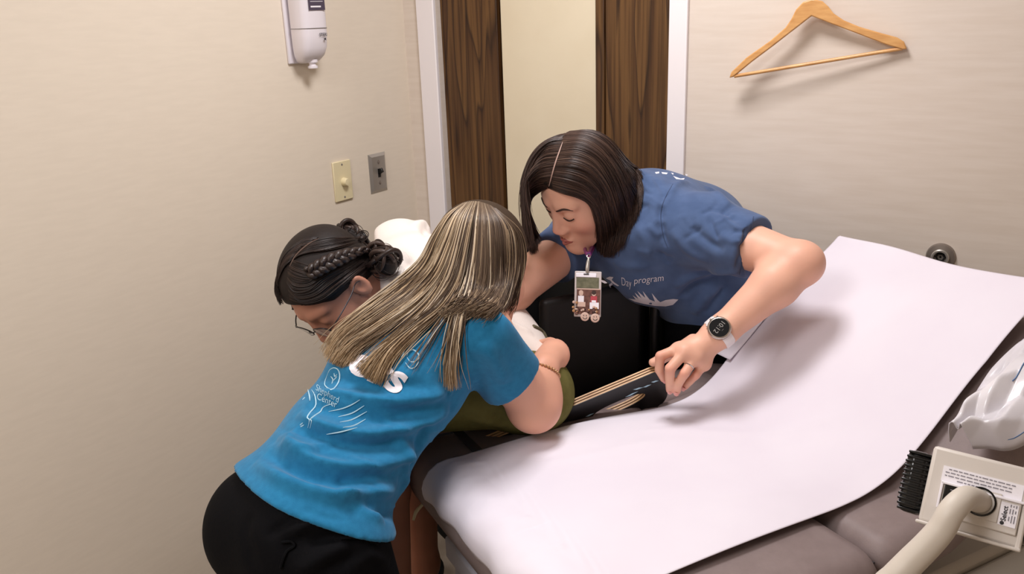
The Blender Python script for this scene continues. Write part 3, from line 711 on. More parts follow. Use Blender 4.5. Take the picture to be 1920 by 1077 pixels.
# ------------------------------------------------------------------ wheelchair parked along the far side of the table
wc = empty('wheelchair', T(.45, -.44, -TZ)); tag(wc, 'black wheelchair parked between the examination table and the wooden door', 'wheelchair')
def Wp(s, t, z): return T(s, t, z - TZ)
box('seat', Wp(.43, -.44, .47), (.44, .42, .07), M['chair'], wc, AXT, bevel=.02, segs=3)
ba = (unit(TU + UP * .0), TV, UP); box('backrest', Wp(.625, -.44, .75), (.06, .40, .52), M['chair'], wc, ba, bevel=.022, segs=3)
for t_ in (-.185, -.695):
    box('side_guard', Wp(.43, t_, .56), (.42, .014, .24), M['chair'], wc, AXT, bevel=.004)
    box('armrest', Wp(.41, t_, .70), (.36, .055, .035), M['rubber'], wc, AXT, bevel=.012, segs=3)
    tube('armrest_post', [Wp(.55, t_, .40), Wp(.55, t_, .69)], .011, M['black'], wc, 10)
    tube('back_post', [Wp(.675, t_ + (.03 if t_ < -.4 else -.03), .36), Wp(.675, t_ + (.03 if t_ < -.4 else -.03), .93), Wp(.685, t_ + (.03 if t_ < -.4 else -.03), .955), Wp(.74, t_ + (.03 if t_ < -.4 else -.03), .955)], .012, M['black'], wc, 10, res=24)
    tube('push_handle', [Wp(.695, t_ + (.03 if t_ < -.4 else -.03), .955), Wp(.745, t_ + (.03 if t_ < -.4 else -.03), .955)], .017, M['rubber'], wc, 12)
    w = bmesh.new(); wcen = Wp(.60, t_ + (.0 if t_ > -.4 else 0), .30)
    wt = -.150 if t_ > -.4 else -.735; wcen = Wp(.56, wt, .305)
    ring = [wcen + .29 * (TU * math.cos(a) + UP * math.sin(a)) for a in np.linspace(0, 2 * math.pi, 49)]
    bm_tube(w, ring, .014, 8, cap=False); o = bm_obj('wheel', w, M['rubber'], wc, smooth=True, angle=60)
    w = bmesh.new()
    for k in range(16):
        a = 2 * math.pi * k / 16; d = TU * math.cos(a) + UP * math.sin(a); bm_tube(w, [wcen + d * .02, wcen + d * .28], .0016, 5)
    bm_lathe(w, wcen - TV * .015, TV, [(0, 0), (.028, 0), (.028, .03), (0, .03)], 16); o2 = bm_obj('spokes', w, M['dsteel'], wc)
    tube('side_tube', [Wp(.20, t_, .42), Wp(.68, t_, .42)], .012, M['black'], wc, 10)
    tube('front_tube', [Wp(.24, t_, .68), Wp(.20, t_, .60), Wp(.19, t_, .3), Wp(.10, t_ , .16)], .011, M['black'], wc, 10, res=20)
    lathe('caster', Wp(.22, t_ , .07) - TV * .014, TV, [(0, 0), (.06, 0), (.068, .006), (.068, .022), (.06, .028), (0, .028)], M['rubber'], wc, 24)
    tube('caster_fork', [Wp(.22, t_ + .02, .07), Wp(.22, t_ + .02, .15), Wp(.21, t_, .20), Wp(.20, t_, .36)], .008, M['black'], wc, 8, res=14)
    box('footplate', Wp(.08, t_ + (.10 if t_ < -.4 else -.10), .14), (.14, .16, .014), M['black'], wc, AXT, bevel=.004)
box('side_wing', Wp(.50, -.215, .80), (.26, .03, .42), M['chair'], wc, AXT, bevel=.012, segs=3); box('side_wing', Wp(.50, -.665, .80), (.26, .03, .42), M['chair'], wc, AXT, bevel=.012, segs=3)
box('rear_bag', Wp(.70, -.54, .62), (.09, .26, .44), M['chair'], wc, AXT, bevel=.03, segs=3)
tube('cross_tube', [Wp(.5, -.185, .40), Wp(.5, -.695, .40)], .011, M['black'], wc, 10)
for k, (s_, z_) in enumerate(((.50, .60), (.53, .59), (.58, .60))): box('latch', Wp(s_, -.174, z_), (.008, .008, .035), M['dsteel'], wc, AXT, bevel=.002)

# ------------------------------------------------------------------ transfer board
b0, b1 = at(1062, 786, 1.715), at(1245, 690, 1.715)                     # upper (near) long edge
q0, q1 = at(1105, 792, 1.735), at(1285, 733, 1.80)                       # lower long edge on the far side
BX = unit((b1 - b0) + (q1 - q0)); BY = unit((q1 - b1)); BY = unit(BY - BX * (BX @ BY)); BZ = np.cross(BX, BY)
if BZ @ (CC - b1) < 0: BZ = -BZ
BW = .125
board = empty('transfer_board', b0); tag(board, 'black plywood transfer board with a hand hole held at the table edge', 'transfer board')
def bp(x, y, z=0.0): return b1 + BX * x + BY * y + BZ * z
def board_outline(n=10, grow=0.0):
    L0, R_ = -.42, .035; pts = []
    for (cx, cy, a0) in ((-.030, R_, -90), (-.030, BW - R_, 0), (L0 + R_, BW - R_, 90), (L0 + R_, R_, 180)):
        for a in np.linspace(a0, a0 + 90, n): pts.append((cx + (R_) * math.cos(math.radians(a)), cy + R_ * math.sin(math.radians(a))))
    return pts
slot = []
for a in np.linspace(0, 2 * math.pi, 28, endpoint=False): slot.append((-.105 + .060 * math.copysign(abs(math.cos(a)) ** .8, math.cos(a)), .062 + .017 * math.sin(a)))
def slab(name, z0, z1, m, wall=True):
    bm = bmesh.new(); O = board_outline(); rings = {}
    for z in (z0, z1):
        ov = [bm.verts.new(bp(*p, z)) for p in O]; sv_ = [bm.verts.new(bp(*p, z)) for p in slot]
        ed = [bm.edges.new((ov[i], ov[(i + 1) % len(ov)])) for i in range(len(ov))] + [bm.edges.new((sv_[i], sv_[(i + 1) % len(sv_)])) for i in range(len(sv_))]
        bmesh.ops.triangle_fill(bm, edges=ed, use_beauty=True); rings[z] = (ov, sv_)
    for q in (0, 1):
        a, b = rings[z0][q], rings[z1][q]
        for i in range(len(a)): bm.faces.new((a[i], a[(i + 1) % len(a)], b[(i + 1) % len(a)], b[i]))
    return bm_obj(name, bm, m, board)
slab('black_face', .0005, .0012, M['boardk'])
for k, m in enumerate((M['ply'], M['ply_d'], M['ply'], M['ply_d'], M['ply'])):
    z = 0 - .0030 * k; slab('ply_layer', z - (.0030 if m is M['ply'] else .0012), z + (0 if m is M['ply'] else -.0002), m)
for k, (x, y, l, a) in enumerate(((-.060, .030, .024, .25), (-.040, .034, .020, .1), (-.075, .040, .03, -.05), (-.022, .030, .018, .3), (-.17, .05, .02, 0))):
    d = BX * math.cos(a) + BY * math.sin(a); e = BY * math.cos(a) - BX * math.sin(a); bm = bmesh.new(); c_ = bp(x, y, .0014)
    bm.faces.new([bm.verts.new(c_ + d * u * l / 2 + e * w * .0035) for u, w in ((-1, 0), (-.2, 1), (1, .2), (.1, -.6))]); bm_obj('scuff', bm, M['printb'], board)
# ------------------------------------------------------------------ people
def rce(a, b, ra, rb, nrm, k):
    """round cone flattened along nrm by factor k"""
    a = np.asarray(a, np.float32); b = np.asarray(b, np.float32); n = np.asarray(unit(nrm), np.float32); g = np.float32(1.0 / k - 1)
    def st(P): return P + (P @ n)[..., None] * n * g
    a2, b2 = st(a[None])[0], st(b[None])[0]; ab = b2 - a2; L = float(ab @ ab) + 1e-12
    def f(P):
        Q = st(P); t = np.clip(((Q - a2) @ ab) / L, 0, 1); w = Q - a2 - t[:, None] * ab; ln = np.linalg.norm(w, axis=1) + 1e-9
        gr = w + (w @ n)[:, None] * n * g; return (ln - (ra + (rb - ra) * t)) * ln / (np.linalg.norm(gr, axis=1) + 1e-9)
    m = max(ra, rb); return S(f, np.minimum(a, b) - m, np.maximum(a, b) + m)
def head_frame(px, py, d, fwd, up):
    f_ = unit(camdir(*fwd)); u_ = camdir(*up); u_ = unit(u_ - f_ * (u_ @ f_)); return at(px, py, d), np.stack([np.cross(f_, u_), f_, u_], 1)
def head_sdf(c, Mx):
    L = lambda x, y, z: c + Mx @ np.array([x, y, z])
    E = lambda x, y, z, r, R=None: el(L(x, y, z), r, Mx if R is None else Mx @ R)
    base = UN(.03, E(0, -.012, .030, (.072, .088, .081)), E(0, .028, -.028, (.060, .060, .082)),
              rc(L(.046, .0, -.058), L(.012, .070, -.104), .024, .020), rc(L(-.046, .0, -.058), L(-.012, .070, -.104), .024, .020))
    base = UN(.022, base, E(.036, .050, -.032, (.026, .026, .026)), E(-.036, .050, -.032, (.026, .026, .026)), E(0, .078, -.106, (.019, .015, .015)), E(0, .070, -.072, (.028, .022, .022)))
    base = UN(.012, base, rc(L(.016, .076, .024), L(.044, .062, .024), .010, .008), rc(L(-.016, .076, .024), L(-.044, .062, .024), .010, .008))
    base = SUB(.014, base, E(.031, .092, .004, (.018, .014, .0115)), E(-.031, .092, .004, (.018, .014, .0115)))
    base = UN(.006, base, E(.031, .069, .002, (.0145, .0135, .0130)), E(-.031, .069, .002, (.0145, .0135, .0130)))
    nose = UN(.012, rc(L(0, .081, .008), L(0, .100, -.033), .0070, .0096), E(.0115, .093, -.039, (.0085, .010, .0075)), E(-.0115, .093, -.039, (.0085, .010, .0075)))
    base = UN(.012, base, nose)
    base = UN(.005, base, E(0, .091, -.0675, (.021, .008, .0055)), E(0, .0905, -.077, (.018, .0085, .0065)))
    base = SUB(.004, base, rc(L(-.020, .097, -.0722), L(.020, .097, -.0722), .0014, .0014))
    ears = []
    for s in (1, -1):
        a = s * .30; R = np.array([[math.cos(a), -math.sin(a), 0], [math.sin(a), math.cos(a), 0], [0, 0, 1]])
        e = SUB(.004, E(s * .077, -.012, -.012, (.0085, .018, .031), R), E(s * .086, -.008, -.006, (.008, .010, .018), R)); ears.append(e)
    return UN(.006, base, *ears), L
def skin_cols(V, base=(226, 170, 146), extra=()):
    c = np.tile(np.array(lin(base)[:3]), (len(V), 1)); n = vnoise(V, 60, 3)[:, None]; c = c * (1 + .05 * n)
    for p, r, col, w in extra:
        k = np.exp(-(np.linalg.norm(V - p, axis=1) / r) ** 2)[:, None] * w; c = c * (1 - k) + np.array(lin(col)[:3]) * k
    return c
def hand_sdf(wrist, mcps, chains, thumb, palm_n, r=.0085, rw=.026):
    """palm plus four fingers and a thumb; each chain is a list of joints"""
    fs = []
    for i, ch in enumerate(chains):
        k = (1, 1.04, .98, .84)[i]; pts = [mcps[i]] + list(ch); rad = np.linspace(1.08, .80, len(pts)) * r * k
        fs.append(UN(.002, *[rc(pts[j], pts[j + 1], rad[j], rad[j + 1]) for j in range(len(pts) - 1)]))
    fing = UN(.0015, *fs)
    palm = UN(.014, *[rce(wrist, m, rw * .62, r * 1.25, palm_n, .8) for m in mcps], *[rc(mcps[i], mcps[i + 1], r * 1.15, r * 1.1) for i in range(3)])
    th = UN(.004, *[rc(thumb[j], thumb[j + 1], r * (1.5, 1.2, 1.05, .9)[j], r * (1.2, 1.05, .9, .9)[j]) for j in range(len(thumb) - 1)])
    return UN(.006, UN(.005, palm, fing), th)
def hair_group(bvh, guides, n_per, n=22, off=(.004, .012), jit=3.0, d0=1.7, dmin=0, dmax=9, cols=None, rad=(.0008, .0016), spread=.5, soft=3, lift_end=0.0, seed=1, rise=None):
    """strands interpolated between neighbouring guides that lie on the head; returns lines, radii, colours"""
    r_ = np.random.default_rng(seed); L, Rr, Cc = [], [], []
    G = [drape(bvh, g, n, 0.0, d0, dmin, dmax, soft, rise) for g in guides]
    for i in range(len(G) - 1):
        for _ in range(n_per):
            u = r_.uniform(-.05, 1.05); P = G[i] * (1 - u) + G[i + 1] * u; t = np.linspace(0, 1, n)
            o = r_.uniform(*off); v = -ray(960, 538); 
            ph = r_.uniform(0, 6.28, 3); am = r_.normal(0, 1, 3) * jit * .001
            wob = am[0] * np.sin(t * 4 + ph[0]) * t + am[1] * t ** 2
            toc = CC - P; toc /= np.linalg.norm(toc, axis=1, keepdims=True)
            lat = np.gradient(P, axis=0); lat = np.cross(lat, toc); lat /= np.linalg.norm(lat, axis=1, keepdims=True) + 1e-9
            P = P + toc * (o * (np.minimum(1, t * 6 + .25)) + lift_end * t ** 2)[:, None] + lat * wob[:, None]
            tend = 1 - abs(r_.normal(0, .03)); P = np.stack([np.interp(np.linspace(0, tend, n), t, P[:, k]) for k in range(3)], 1)
            L.append(P); Rr.append(r_.uniform(*rad)); Cc.append(cols(i + u, r_))
    return L, Rr, Cc
def pick(pal, r_, w=None):
    c = np.array(lin(pal[r_.choice(len(pal), p=w)])[:3]); return c * r_.uniform(.8, 1.2)
def sdf_obj(name, s, h, material, parent=None, smooth=1, fl=None, cols=None, post=None):
    V, Q = nets(s, h)
    if smooth: V = smooth_mesh(V, Q, smooth)
    if fl:
        b = bvh_of(V, Q); V = folds(V, Q, fl, b)
    if post is not None: V = post(V, Q)
    b = bvh_of(V, Q)
    return make_obj(name, V, Q, material, parent, True, cols(V) if callable(cols) else cols), b, V, Q
def mark(name, bvh, poly, w, material, parent, n=14, off=.0012, taper=True, d0=1.5):
    """a painted line following the cloth: thin ribbon on the surface"""
    P = drape(bvh, poly, n, off, d0); Tn = np.gradient(P, axis=0); tc = CC - P; lat = np.cross(Tn, tc); lat /= np.linalg.norm(lat, axis=1, keepdims=True) + 1e-9
    ww = np.full(n, w) * (np.sin(np.linspace(.12, math.pi - .12, n)) ** .6 if taper else 1); V = np.concatenate([P - lat * ww[:, None] / 2, P + lat * ww[:, None] / 2])
    Fq = np.array([(i, i + 1, n + i + 1, n + i) for i in range(n - 1)]); return make_obj(name, V, Fq, material, parent, True)
def area_mark(name, bvh, poly, material, parent, off=.0014, d0=1.5, grid=None):
    bm = bmesh.new(); vs_ = [bm.verts.new((x, -y, 0)) for x, y in poly]; bm.faces.new(vs_)
    bmesh.ops.triangulate(bm, faces=bm.faces[:])
    for _ in range(3): bmesh.ops.subdivide_edges(bm, edges=[e for e in bm.edges if e.calc_length() > 7], cuts=1)
    last = d0
    for v in bm.verts:
        h_ = hit(bvh, v.co.x, -v.co.y); last = h_[2] if h_ else last; v.co = Vector(at(v.co.x, -v.co.y, last - off))
    return bm_obj(name, bm, material, parent, smooth=True)
def text_mark(name, body, bvh, org, ex, ey, material, parent, bold=0.0, off=.0014, d0=1.5, sub=2, warp=None):
    """lettering printed on cloth: org = pixel of the text origin, ex / ey = pixel vectors of one em to the right / up"""
    bm = text_mesh(body, 1.0, bold); bmesh.ops.triangulate(bm, faces=bm.faces[:])
    for _ in range(sub): bmesh.ops.subdivide_edges(bm, edges=[e for e in bm.edges if e.calc_length() > .09], cuts=1)
    last = d0
    for v in bm.verts:
        x, y = v.co.x, v.co.y
        if warp: x, y = warp(x, y)
        px, py = org[0] + ex[0] * x + ey[0] * y, org[1] + ex[1] * x + ey[1] * y
        h_ = hit(bvh, px, py); last = h_[2] if h_ else last; v.co = Vector(at(px, py, last - off))
    return bm_obj(name, bm, material, parent, smooth=True)
DOWN = np.array([0, 0, -1.0])

# ================================================== C: the seated patient leaning forward
cH, cM = head_frame(621, 539, 1.75, (-.30, -.85, .30), (-.55, .50, .62))
hs, cL = head_sdf(cH, cM)
c_neck = at(716, 560, 1.86)
c_pel, c_wai, c_che = at(993, 735, 1.695), at(926, 652, 1.83), at(840, 545, 1.88)
c_ls, c_rs = at(800, 590, 1.76), at(752, 478, 1.99)
c_bn = unit(camdir(.25, .93, -.1))
c_lk, c_rk = T(-.05, -.125, .09), T(.045, -.215, .08)
c_la, c_ra = c_lk + np.array([.01, .01, -.45]), c_rk + np.array([.01, .02, -.45])
c_lh, c_rh = c_pel + (c_lk - c_pel) * .15, c_pel + np.array([-.02, .10, 0])
c_tor = UN(.04, rce(c_pel, c_wai, .080, .078, c_bn, .9), rce(c_wai, c_che, .078, .105, c_bn, .85), rc(c_che, (c_ls + c_rs) / 2, .105, .09), rc(c_ls, c_rs, .062, .062))
c_le, c_lw = at(870, 690, 1.62), at(800, 700, 1.5)
c_re, c_rw = at(790, 600, 2.05), at(730, 700, 1.9)
def foot(an, d): return UN(.02, rc(an, an + DOWN * .085 + d * .02, .036, .030), rc(an + DOWN * .09 - d * .03, an + DOWN * .10 + d * .13, .030, .022))
c_fw = np.array([-.7, -.7, 0])
c_body = UN(.02, hs, rc(cL(0, -.03, -.05), c_neck, .05, .056), c_tor,
            rc(c_lh, c_lk, .060, .052), rc(c_rh, c_rk, .060, .052), rc(c_lk, c_lk * .6 + c_la * .4, .054, .054), rc(c_lk * .6 + c_la * .4, c_la, .054, .034), rc(c_rk, c_rk * .6 + c_ra * .4, .054, .054), rc(c_rk * .6 + c_ra * .4, c_ra, .054, .034), foot(c_la, c_fw), foot(c_ra, c_fw),
            rc(c_rs, c_re, .05, .042), rc(c_re, c_rw, .04, .03))
pat, c_bvh, cV, cQ = sdf_obj('person', c_body, .0042, M['skin'], cols=lambda V: skin_cols(V, (178, 124, 102)))
tag(pat, 'seated person bent forward with braided dark hair, glasses, white sweatshirt and olive shorts', 'person')
c_sw = INF(UN(.05, rce(c_pel + (c_wai - c_pel) * .30, c_wai, .090, .092, c_bn, .9), rce(c_wai, c_che, .092, .118, c_bn, .88), rc(c_che, (c_ls + c_rs) / 2, .112, .095), rc(c_ls, c_rs, .07, .07), rc(c_rs, c_re, .062, .055)), .006)
c_sw = CUT(c_sw, c_neck + unit(c_neck - c_che) * .002, c_neck - c_che, .01)
c_fold = [([(930, 600), (965, 612), (1000, 628)], .006, .010), ([(940, 650), (975, 660), (1008, 664)], -.006, .010), ([(955, 672), (985, 682), (1006, 686)], .008, .009), ([(930, 560), (950, 600), (960, 650)], .006, .012),
          ([(790, 430), (805, 445), (800, 470)], -.008, .010), ([(770, 428), (795, 422), (812, 428)], .014, .014), ([(740, 470), (770, 500), (790, 540)], -.006, .012)]
swe, sw_bvh, _, _ = sdf_obj('sweatshirt', c_sw, .005, M['sweat'], pat, 2, c_fold)
c_sh = INF(UN(.03, rce(c_pel + (c_wai - c_pel) * .25, c_pel, .078, .084, c_bn, .95), rc(c_lh, c_lh + (c_lk - c_lh) * .85, .062, .058), rc(c_rh, c_rh + (c_rk - c_rh) * .85, .062, .058)), .006)
c_sh = CUT(c_sh, c_lh + (c_lk - c_lh) * .84, c_lk - c_lh, .008)
sho, sho_bvh, _, _ = sdf_obj('shorts', c_sh, .005, M['khaki'], pat, 2, [([(1040, 700), (1052, 740), (1056, 785)], -.004, .008), ([(1030, 705), (1038, 745), (1040, 790)], .004, .008), ([(870, 780), (910, 790), (950, 800)], .005, .01)])
tube('waist_strap', drape(sw_bvh, [(1000, 612), (1012, 618), (1020, 626), (1025, 637)], 12, .004, 1.80), .004, M['strapo'], pat, 8)
# hair: cap, strands, part, braid and two buns
cap = UN(.01, el(cL(0, -.017, .036), (.081, .100, .088), cM), el(cL(0, -.060, -.004), (.062, .055, .066), cM))
cap = CUT(cap, cL(0, .070, .062), cM @ unit([0, .80, -.60]), .008)
cap = SUB(.012, cap, el(cL(-.080, .045, -.030), (.045, .062, .050), cM), el(cL(.080, .045, -.030), (.045, .062, .050), cM), el(cL(-.088, -.010, -.026), (.022, .026, .040), cM))
hair, hb, _, _ = sdf_obj('hair', cap, .0035, M['haircap'], pat, 2)
dark = [(38, 28, 25), (48, 36, 31), (30, 22, 20), (62, 48, 42)]
g1 = [[(548, 488), (566, 494), (590, 500), (620, 497), (650, 484), (676, 474)], [(540, 505), (552, 512), (572, 518), (590, 515), (620, 500), (660, 482)], [(538, 530), (552, 548), (580, 545), (606, 525), (640, 505), (672, 486)], [(543, 560), (570, 570), (605, 562), (640, 535), (668, 510), (692, 492)],
      [(548, 580), (590, 582), (630, 576), (656, 553), (680, 525), (702, 498)], [(600, 580), (630, 580), (650, 572), (672, 545), (690, 520), (710, 502)]]
g2 = [[(548, 488), (560, 480), (578, 475), (605, 470), (640, 462), (670, 452)], [(562, 472), (585, 464), (610, 458), (640, 455), (660, 452), (680, 452)], [(580, 456), (600, 450), (625, 446), (650, 446), (665, 448), (680, 450)]]
g3 = [[(546, 488), (533, 500), (524, 520), (520, 545), (524, 560), (530, 572)], [(556, 474), (540, 482), (528, 500), (521, 522), (519, 545), (522, 558)], [(572, 460), (555, 466), (540, 478), (530, 492), (524, 510), (522, 530)], [(596, 446), (578, 446), (562, 454), (548, 466), (536, 480), (528, 496)]]
L_, R_, C_ = [], [], []
for g, npr, sd in ((g1, 130, 11), (g2, 110, 12), (g3, 110, 13)):
    a, b, c_ = hair_group(hb, g, npr, off=(.0005, .006), jit=2, d0=1.75, cols=lambda u, r: pick(dark, r), seed=sd, rad=(.0007, .0014)); L_ += a; R_ += b; C_ += c_
strands('strands', L_, R_, C_, M['hair'], hair)
mark('parting', hb, [(543, 500), (552, 482), (566, 467), (582, 455), (598, 447)], .0024, mat('scalp', (104, 82, 72), .6), hair, off=.0062, d0=1.72)
br_l, br_r, br_c = [], [], []
bp_ = drape(hb, [(578, 514), (594, 505), (614, 494), (636, 484), (658, 476), (682, 470), (705, 472)], 60, .010, 1.72)
Tn = np.gradient(bp_, axis=0); Tn /= np.linalg.norm(Tn, axis=1, keepdims=True); tc_ = CC - bp_; tc_ /= np.linalg.norm(tc_, axis=1, keepdims=True); la_ = np.cross(Tn, tc_)
bm = bmesh.new()
for k in range(3):
    t = np.linspace(0, 1, 60); ph = t * 2 * math.pi * 3.3 + k * 2 * math.pi / 3
    P = bp_ + la_ * (.0100 * np.sin(ph))[:, None] + tc_ * (.0065 * np.sin(2 * ph))[:, None]; bm_tube(bm, P, .0076 * (.6 + .4 * np.sin(np.pi * np.clip(t * 1.15 + .05, 0, 1))), 9)
br = bm_obj('braid', bm, mat('braid_hair', (46, 34, 30), .4, bump=.6, bump_scale=260, bump_stretch=(.3, 1, 1)), hair, smooth=True, angle=180)
def bun(c, r, seed, m=26):
    r_ = np.random.default_rng(seed); Ls = []
    for k in range(m):
        ax = unit(r_.normal(size=3)); x, y, _ = frame(ax); rr = r * r_.uniform(.55, 1.0); t = np.linspace(0, r_.uniform(3.5, 6), 26); w = r_.normal(0, .12, 2)
        o = r_.normal(0, r * .22, 3); Ls.append(c + o + rr * (np.cos(t)[:, None] * x + np.sin(t)[:, None] * y) + (r * w[0] * np.sin(2 * t))[:, None] * ax)
    return Ls
buns = [(at(655, 441, 1.80), .021, 3, 15), (at(673, 450, 1.80), .017, 4, 12), (at(640, 434, 1.81), .012, 8, 8), (at(722, 494, 1.74), .028, 5, 20), (at(708, 472, 1.755), .018, 16, 12)]
bl = sum([bun(*b_) for b_ in buns], []); thin = sum([bun(b_[0], b_[1] * 1.1, b_[2] + 50, 26) for b_ in buns], [])
rb_ = np.random.default_rng(5); strands('buns', bl + thin, [rb_.uniform(.0032, .0058) for _ in bl] + [rb_.uniform(.0005, .0011) for _ in thin], [pick(dark, rb_) for _ in bl + thin], M['hair'], hair, 7)
sdf_obj('bun_core', UN(.01, *[el(b_[0], (b_[1] * .95,) * 3) for b_ in buns]), .003, M['haircap'], hair, 1)
# glasses
gl = empty('glasses', cL(0, .095, 0)); tag(gl, 'thin dark rimmed glasses on the face of the seated person bending forward', 'glasses')
for s in (1, -1):
    ring = [cL(s * .033 + .0235 * math.cos(a), .099 - .006 * abs(math.cos(a)) * (1 if math.cos(a) * s > 0 else 0), -.004 + .0195 * math.sin(a)) for a in np.linspace(0, 2 * math.pi, 33)]
    tube('rim', ring, .0013, M['frame'], gl, 6)
    bm = bmesh.new(); cv = bm.verts.new(np.mean(ring[:-1], 0)); vv = [bm.verts.new(p) for p in ring[:-1]]
    for i in range(32): bm.faces.new((cv, vv[i], vv[(i + 1) % 32]))
    o = bm_obj('lens', bm, M['lens'], gl); md = o.modifiers.new('t', 'SOLIDIFY'); md.thickness = .0012
    tube('temple_arm', [cL(s * .057, .095, .002), cL(s * .072, .07, .004), cL(s * .082, .02, .004), cL(s * .084, -.008, .006), cL(s * .082, -.022, -.008)], .0014, M['frame'], gl, 6, res=18)
tube('bridge', [cL(-.011, .100, .0), cL(0, .104, .003), cL(.011, .100, .0)], .0012, M['frame'], gl, 6, res=8)
# ================================================== A: the woman standing behind the table
aH, aM = head_frame(1091.5, 350.5, 1.80, (-.663, -.717, .214), (-.413, .589, .695))
hs, aL = head_sdf(aH, aM)
a_nb = at(1180, 398, 1.90)
a_ls, a_rs = at(1318, 432, 1.82), at(1085, 448, 1.99)
a_che, a_bel, a_pel = at(1225, 436, 1.96), at(1292, 495, 2.02), at(1345, 560, 2.06)
a_le, a_lw = at(1497, 495, 1.665), at(1352, 622, 1.66)
a_re, a_rw = at(962, 545, 1.82), at(900, 600, 1.72)
a_bn = unit(camdir(.30, .93, -.10)); a_lat = np.array([.55, -.835, 0])
a_lh, a_rh = a_pel + a_lat * .080 + DOWN * .02 - TV * .055 + TU * .01, a_pel - a_lat * .080 + DOWN * .02 - TV * .055 + TU * .01
def leg(h, k, a, d): return UN(.03, rc(h, k, .085, .055), rc(k, k * .65 + a * .35, .054, .052), rc(k * .65 + a * .35, a, .052, .034), foot(a, d))
a_lk, a_rk = np.array([a_lh[0] - .03, a_lh[1] - .02, .48]), np.array([a_rh[0] - .03, a_rh[1] - .02, .48])
a_la, a_ra = np.array([a_lh[0] - .01, a_lh[1], .13]), np.array([a_rh[0] - .01, a_rh[1], .13])
a_tor = UN(.05, rce(a_pel, a_bel, .125, .105, a_bn, .85), rce(a_bel, a_che, .105, .115, a_bn, .85), rc(a_che, a_nb, .09, .06), rc(a_ls, a_rs, .055, .055), rc(a_che, (a_ls + a_rs) / 2, .09, .07))
# left hand over the end of the board
W = at(1338, 632, 1.655)
m_i, m_m, m_r, m_p = at(1272, 655, 1.652), at(1284, 661, 1.640), at(1302, 671, 1.642), at(1320, 683, 1.656)
ch_i = [at(1238, 668, 1.645), at(1236, 694, 1.652), at(1245, 711, 1.672)]
ch_m = [at(1256, 692, 1.625), at(1256, 716, 1.640), at(1256, 731, 1.660)]
ch_r = [at(1284, 700, 1.628), at(1272, 719, 1.640), at(1269, 734, 1.655)]
ch_p = [at(1305, 704, 1.645), at(1293, 716, 1.655), at(1284, 726, 1.668)]
thb = [at(1300, 640, 1.675), at(1262, 662, 1.705), at(1236, 676, 1.715), at(1224, 680, 1.715)]
a_hand = hand_sdf(W, [m_i, m_m, m_r, m_p], [ch_i, ch_m, ch_r, ch_p], thb, unit(camdir(-.1, .6, .8)), r=.0098, rw=.029)
a_arm = UN(.02, rc(a_ls, a_le, .056, .041), rc(a_le, a_le * .7 + a_lw * .3, .041, .043), rc(a_le * .7 + a_lw * .3, a_lw, .044, .0285), rc(a_lw, W, .0275, .026), el(a_le + (a_le - (a_ls + a_lw) / 2) * .06, (.036, .036, .036)))
a_rhand = UN(.01, rc(a_rw, a_rw + (a_rw - a_re) * .3, .026, .022))
a_body = UN(.02, hs, rc(aL(0, -.03, -.05), a_nb, .05, .056), a_tor, leg(a_lh, a_lk, a_la, np.array([-.6, -.8, 0])), leg(a_rh, a_rk, a_ra, np.array([-.6, -.8, 0])), a_arm,
            rc(a_rs, a_re, .052, .043), rc(a_re, a_rw, .042, .03), a_rhand)
a_body = UN(.012, a_body, a_hand)
kn = [(p, .010, (206, 118, 104), .55) for p in (m_i, m_m, m_r, m_p)] + [(c[0], .010, (212, 120, 106), .6) for c in (ch_i, ch_m, ch_r, ch_p)] + [(c[2], .010, (222, 130, 118), .5) for c in (ch_i, ch_m, ch_r, ch_p)]
kn += [(a_le, .035, (214, 130, 112), .45), (aL(-.04, .06, -.035), .022, (214, 130, 116), .5), (aL(.04, .06, -.035), .022, (214, 130, 116), .5), (aL(0, .104, -.036), .012, (214, 134, 120), .4)]
wa, a_bvh, aV, aQ = sdf_obj('person', a_body, .0031, M['skin'], cols=lambda V: skin_cols(V, (228, 176, 152), kn))
tag(wa, 'woman with dark brown shoulder-length hair in a faded navy t-shirt leaning over the table', 'person')
# face details
def onface(x, y, z):
    p = aL(x, y + .05, z); h_ = a_bvh.ray_cast(Vector(p), Vector(-aM[:, 1])); return np.array(h_[0]) if h_[0] else aL(x, y, z)
for s in (1, -1):
    P = [onface(s * x, .09, z) for x, z in ((.014, .0195), (.022, .0235), (.032, .0265), (.041, .0245), (.048, .0185))]; tube('eyebrow', resample(P, 14), np.interp(np.linspace(0, 1, 14), [0, .25, .6, 1], [.0018, .0027, .0024, .0009]), M['brow'], wa, 6)
    P = [onface(s * x, .09, z) + aM[:, 1] * .0006 for x, z in ((.0185, -.0035), (.024, -.0062), (.031, -.0075), (.038, -.0060), (.0445, -.0025))]; tube('eyelashes', resample(P, 14), np.interp(np.linspace(0, 1, 14), [0, .5, 1], [.0011, .0021, .0016]), M['brow'], wa, 6)
lip = UN(.003, rc(aL(-.019, .0905, -.0705), aL(-.004, .0985, -.0668), .0026, .0042), rc(aL(.019, .0905, -.0705), aL(.004, .0985, -.0668), .0026, .0042), rc(aL(-.016, .0915, -.0745), aL(0, .0985, -.0765), .003, .0055), rc(aL(.016, .0915, -.0745), aL(0, .0985, -.0765), .003, .0055))
lip = SUB(.002, lip, rc(aL(-.022, .0985, -.0718), aL(.022, .0985, -.0718), .0012, .0012)); sdf_obj('lips', lip, .0015, M['lips'], wa, 2)
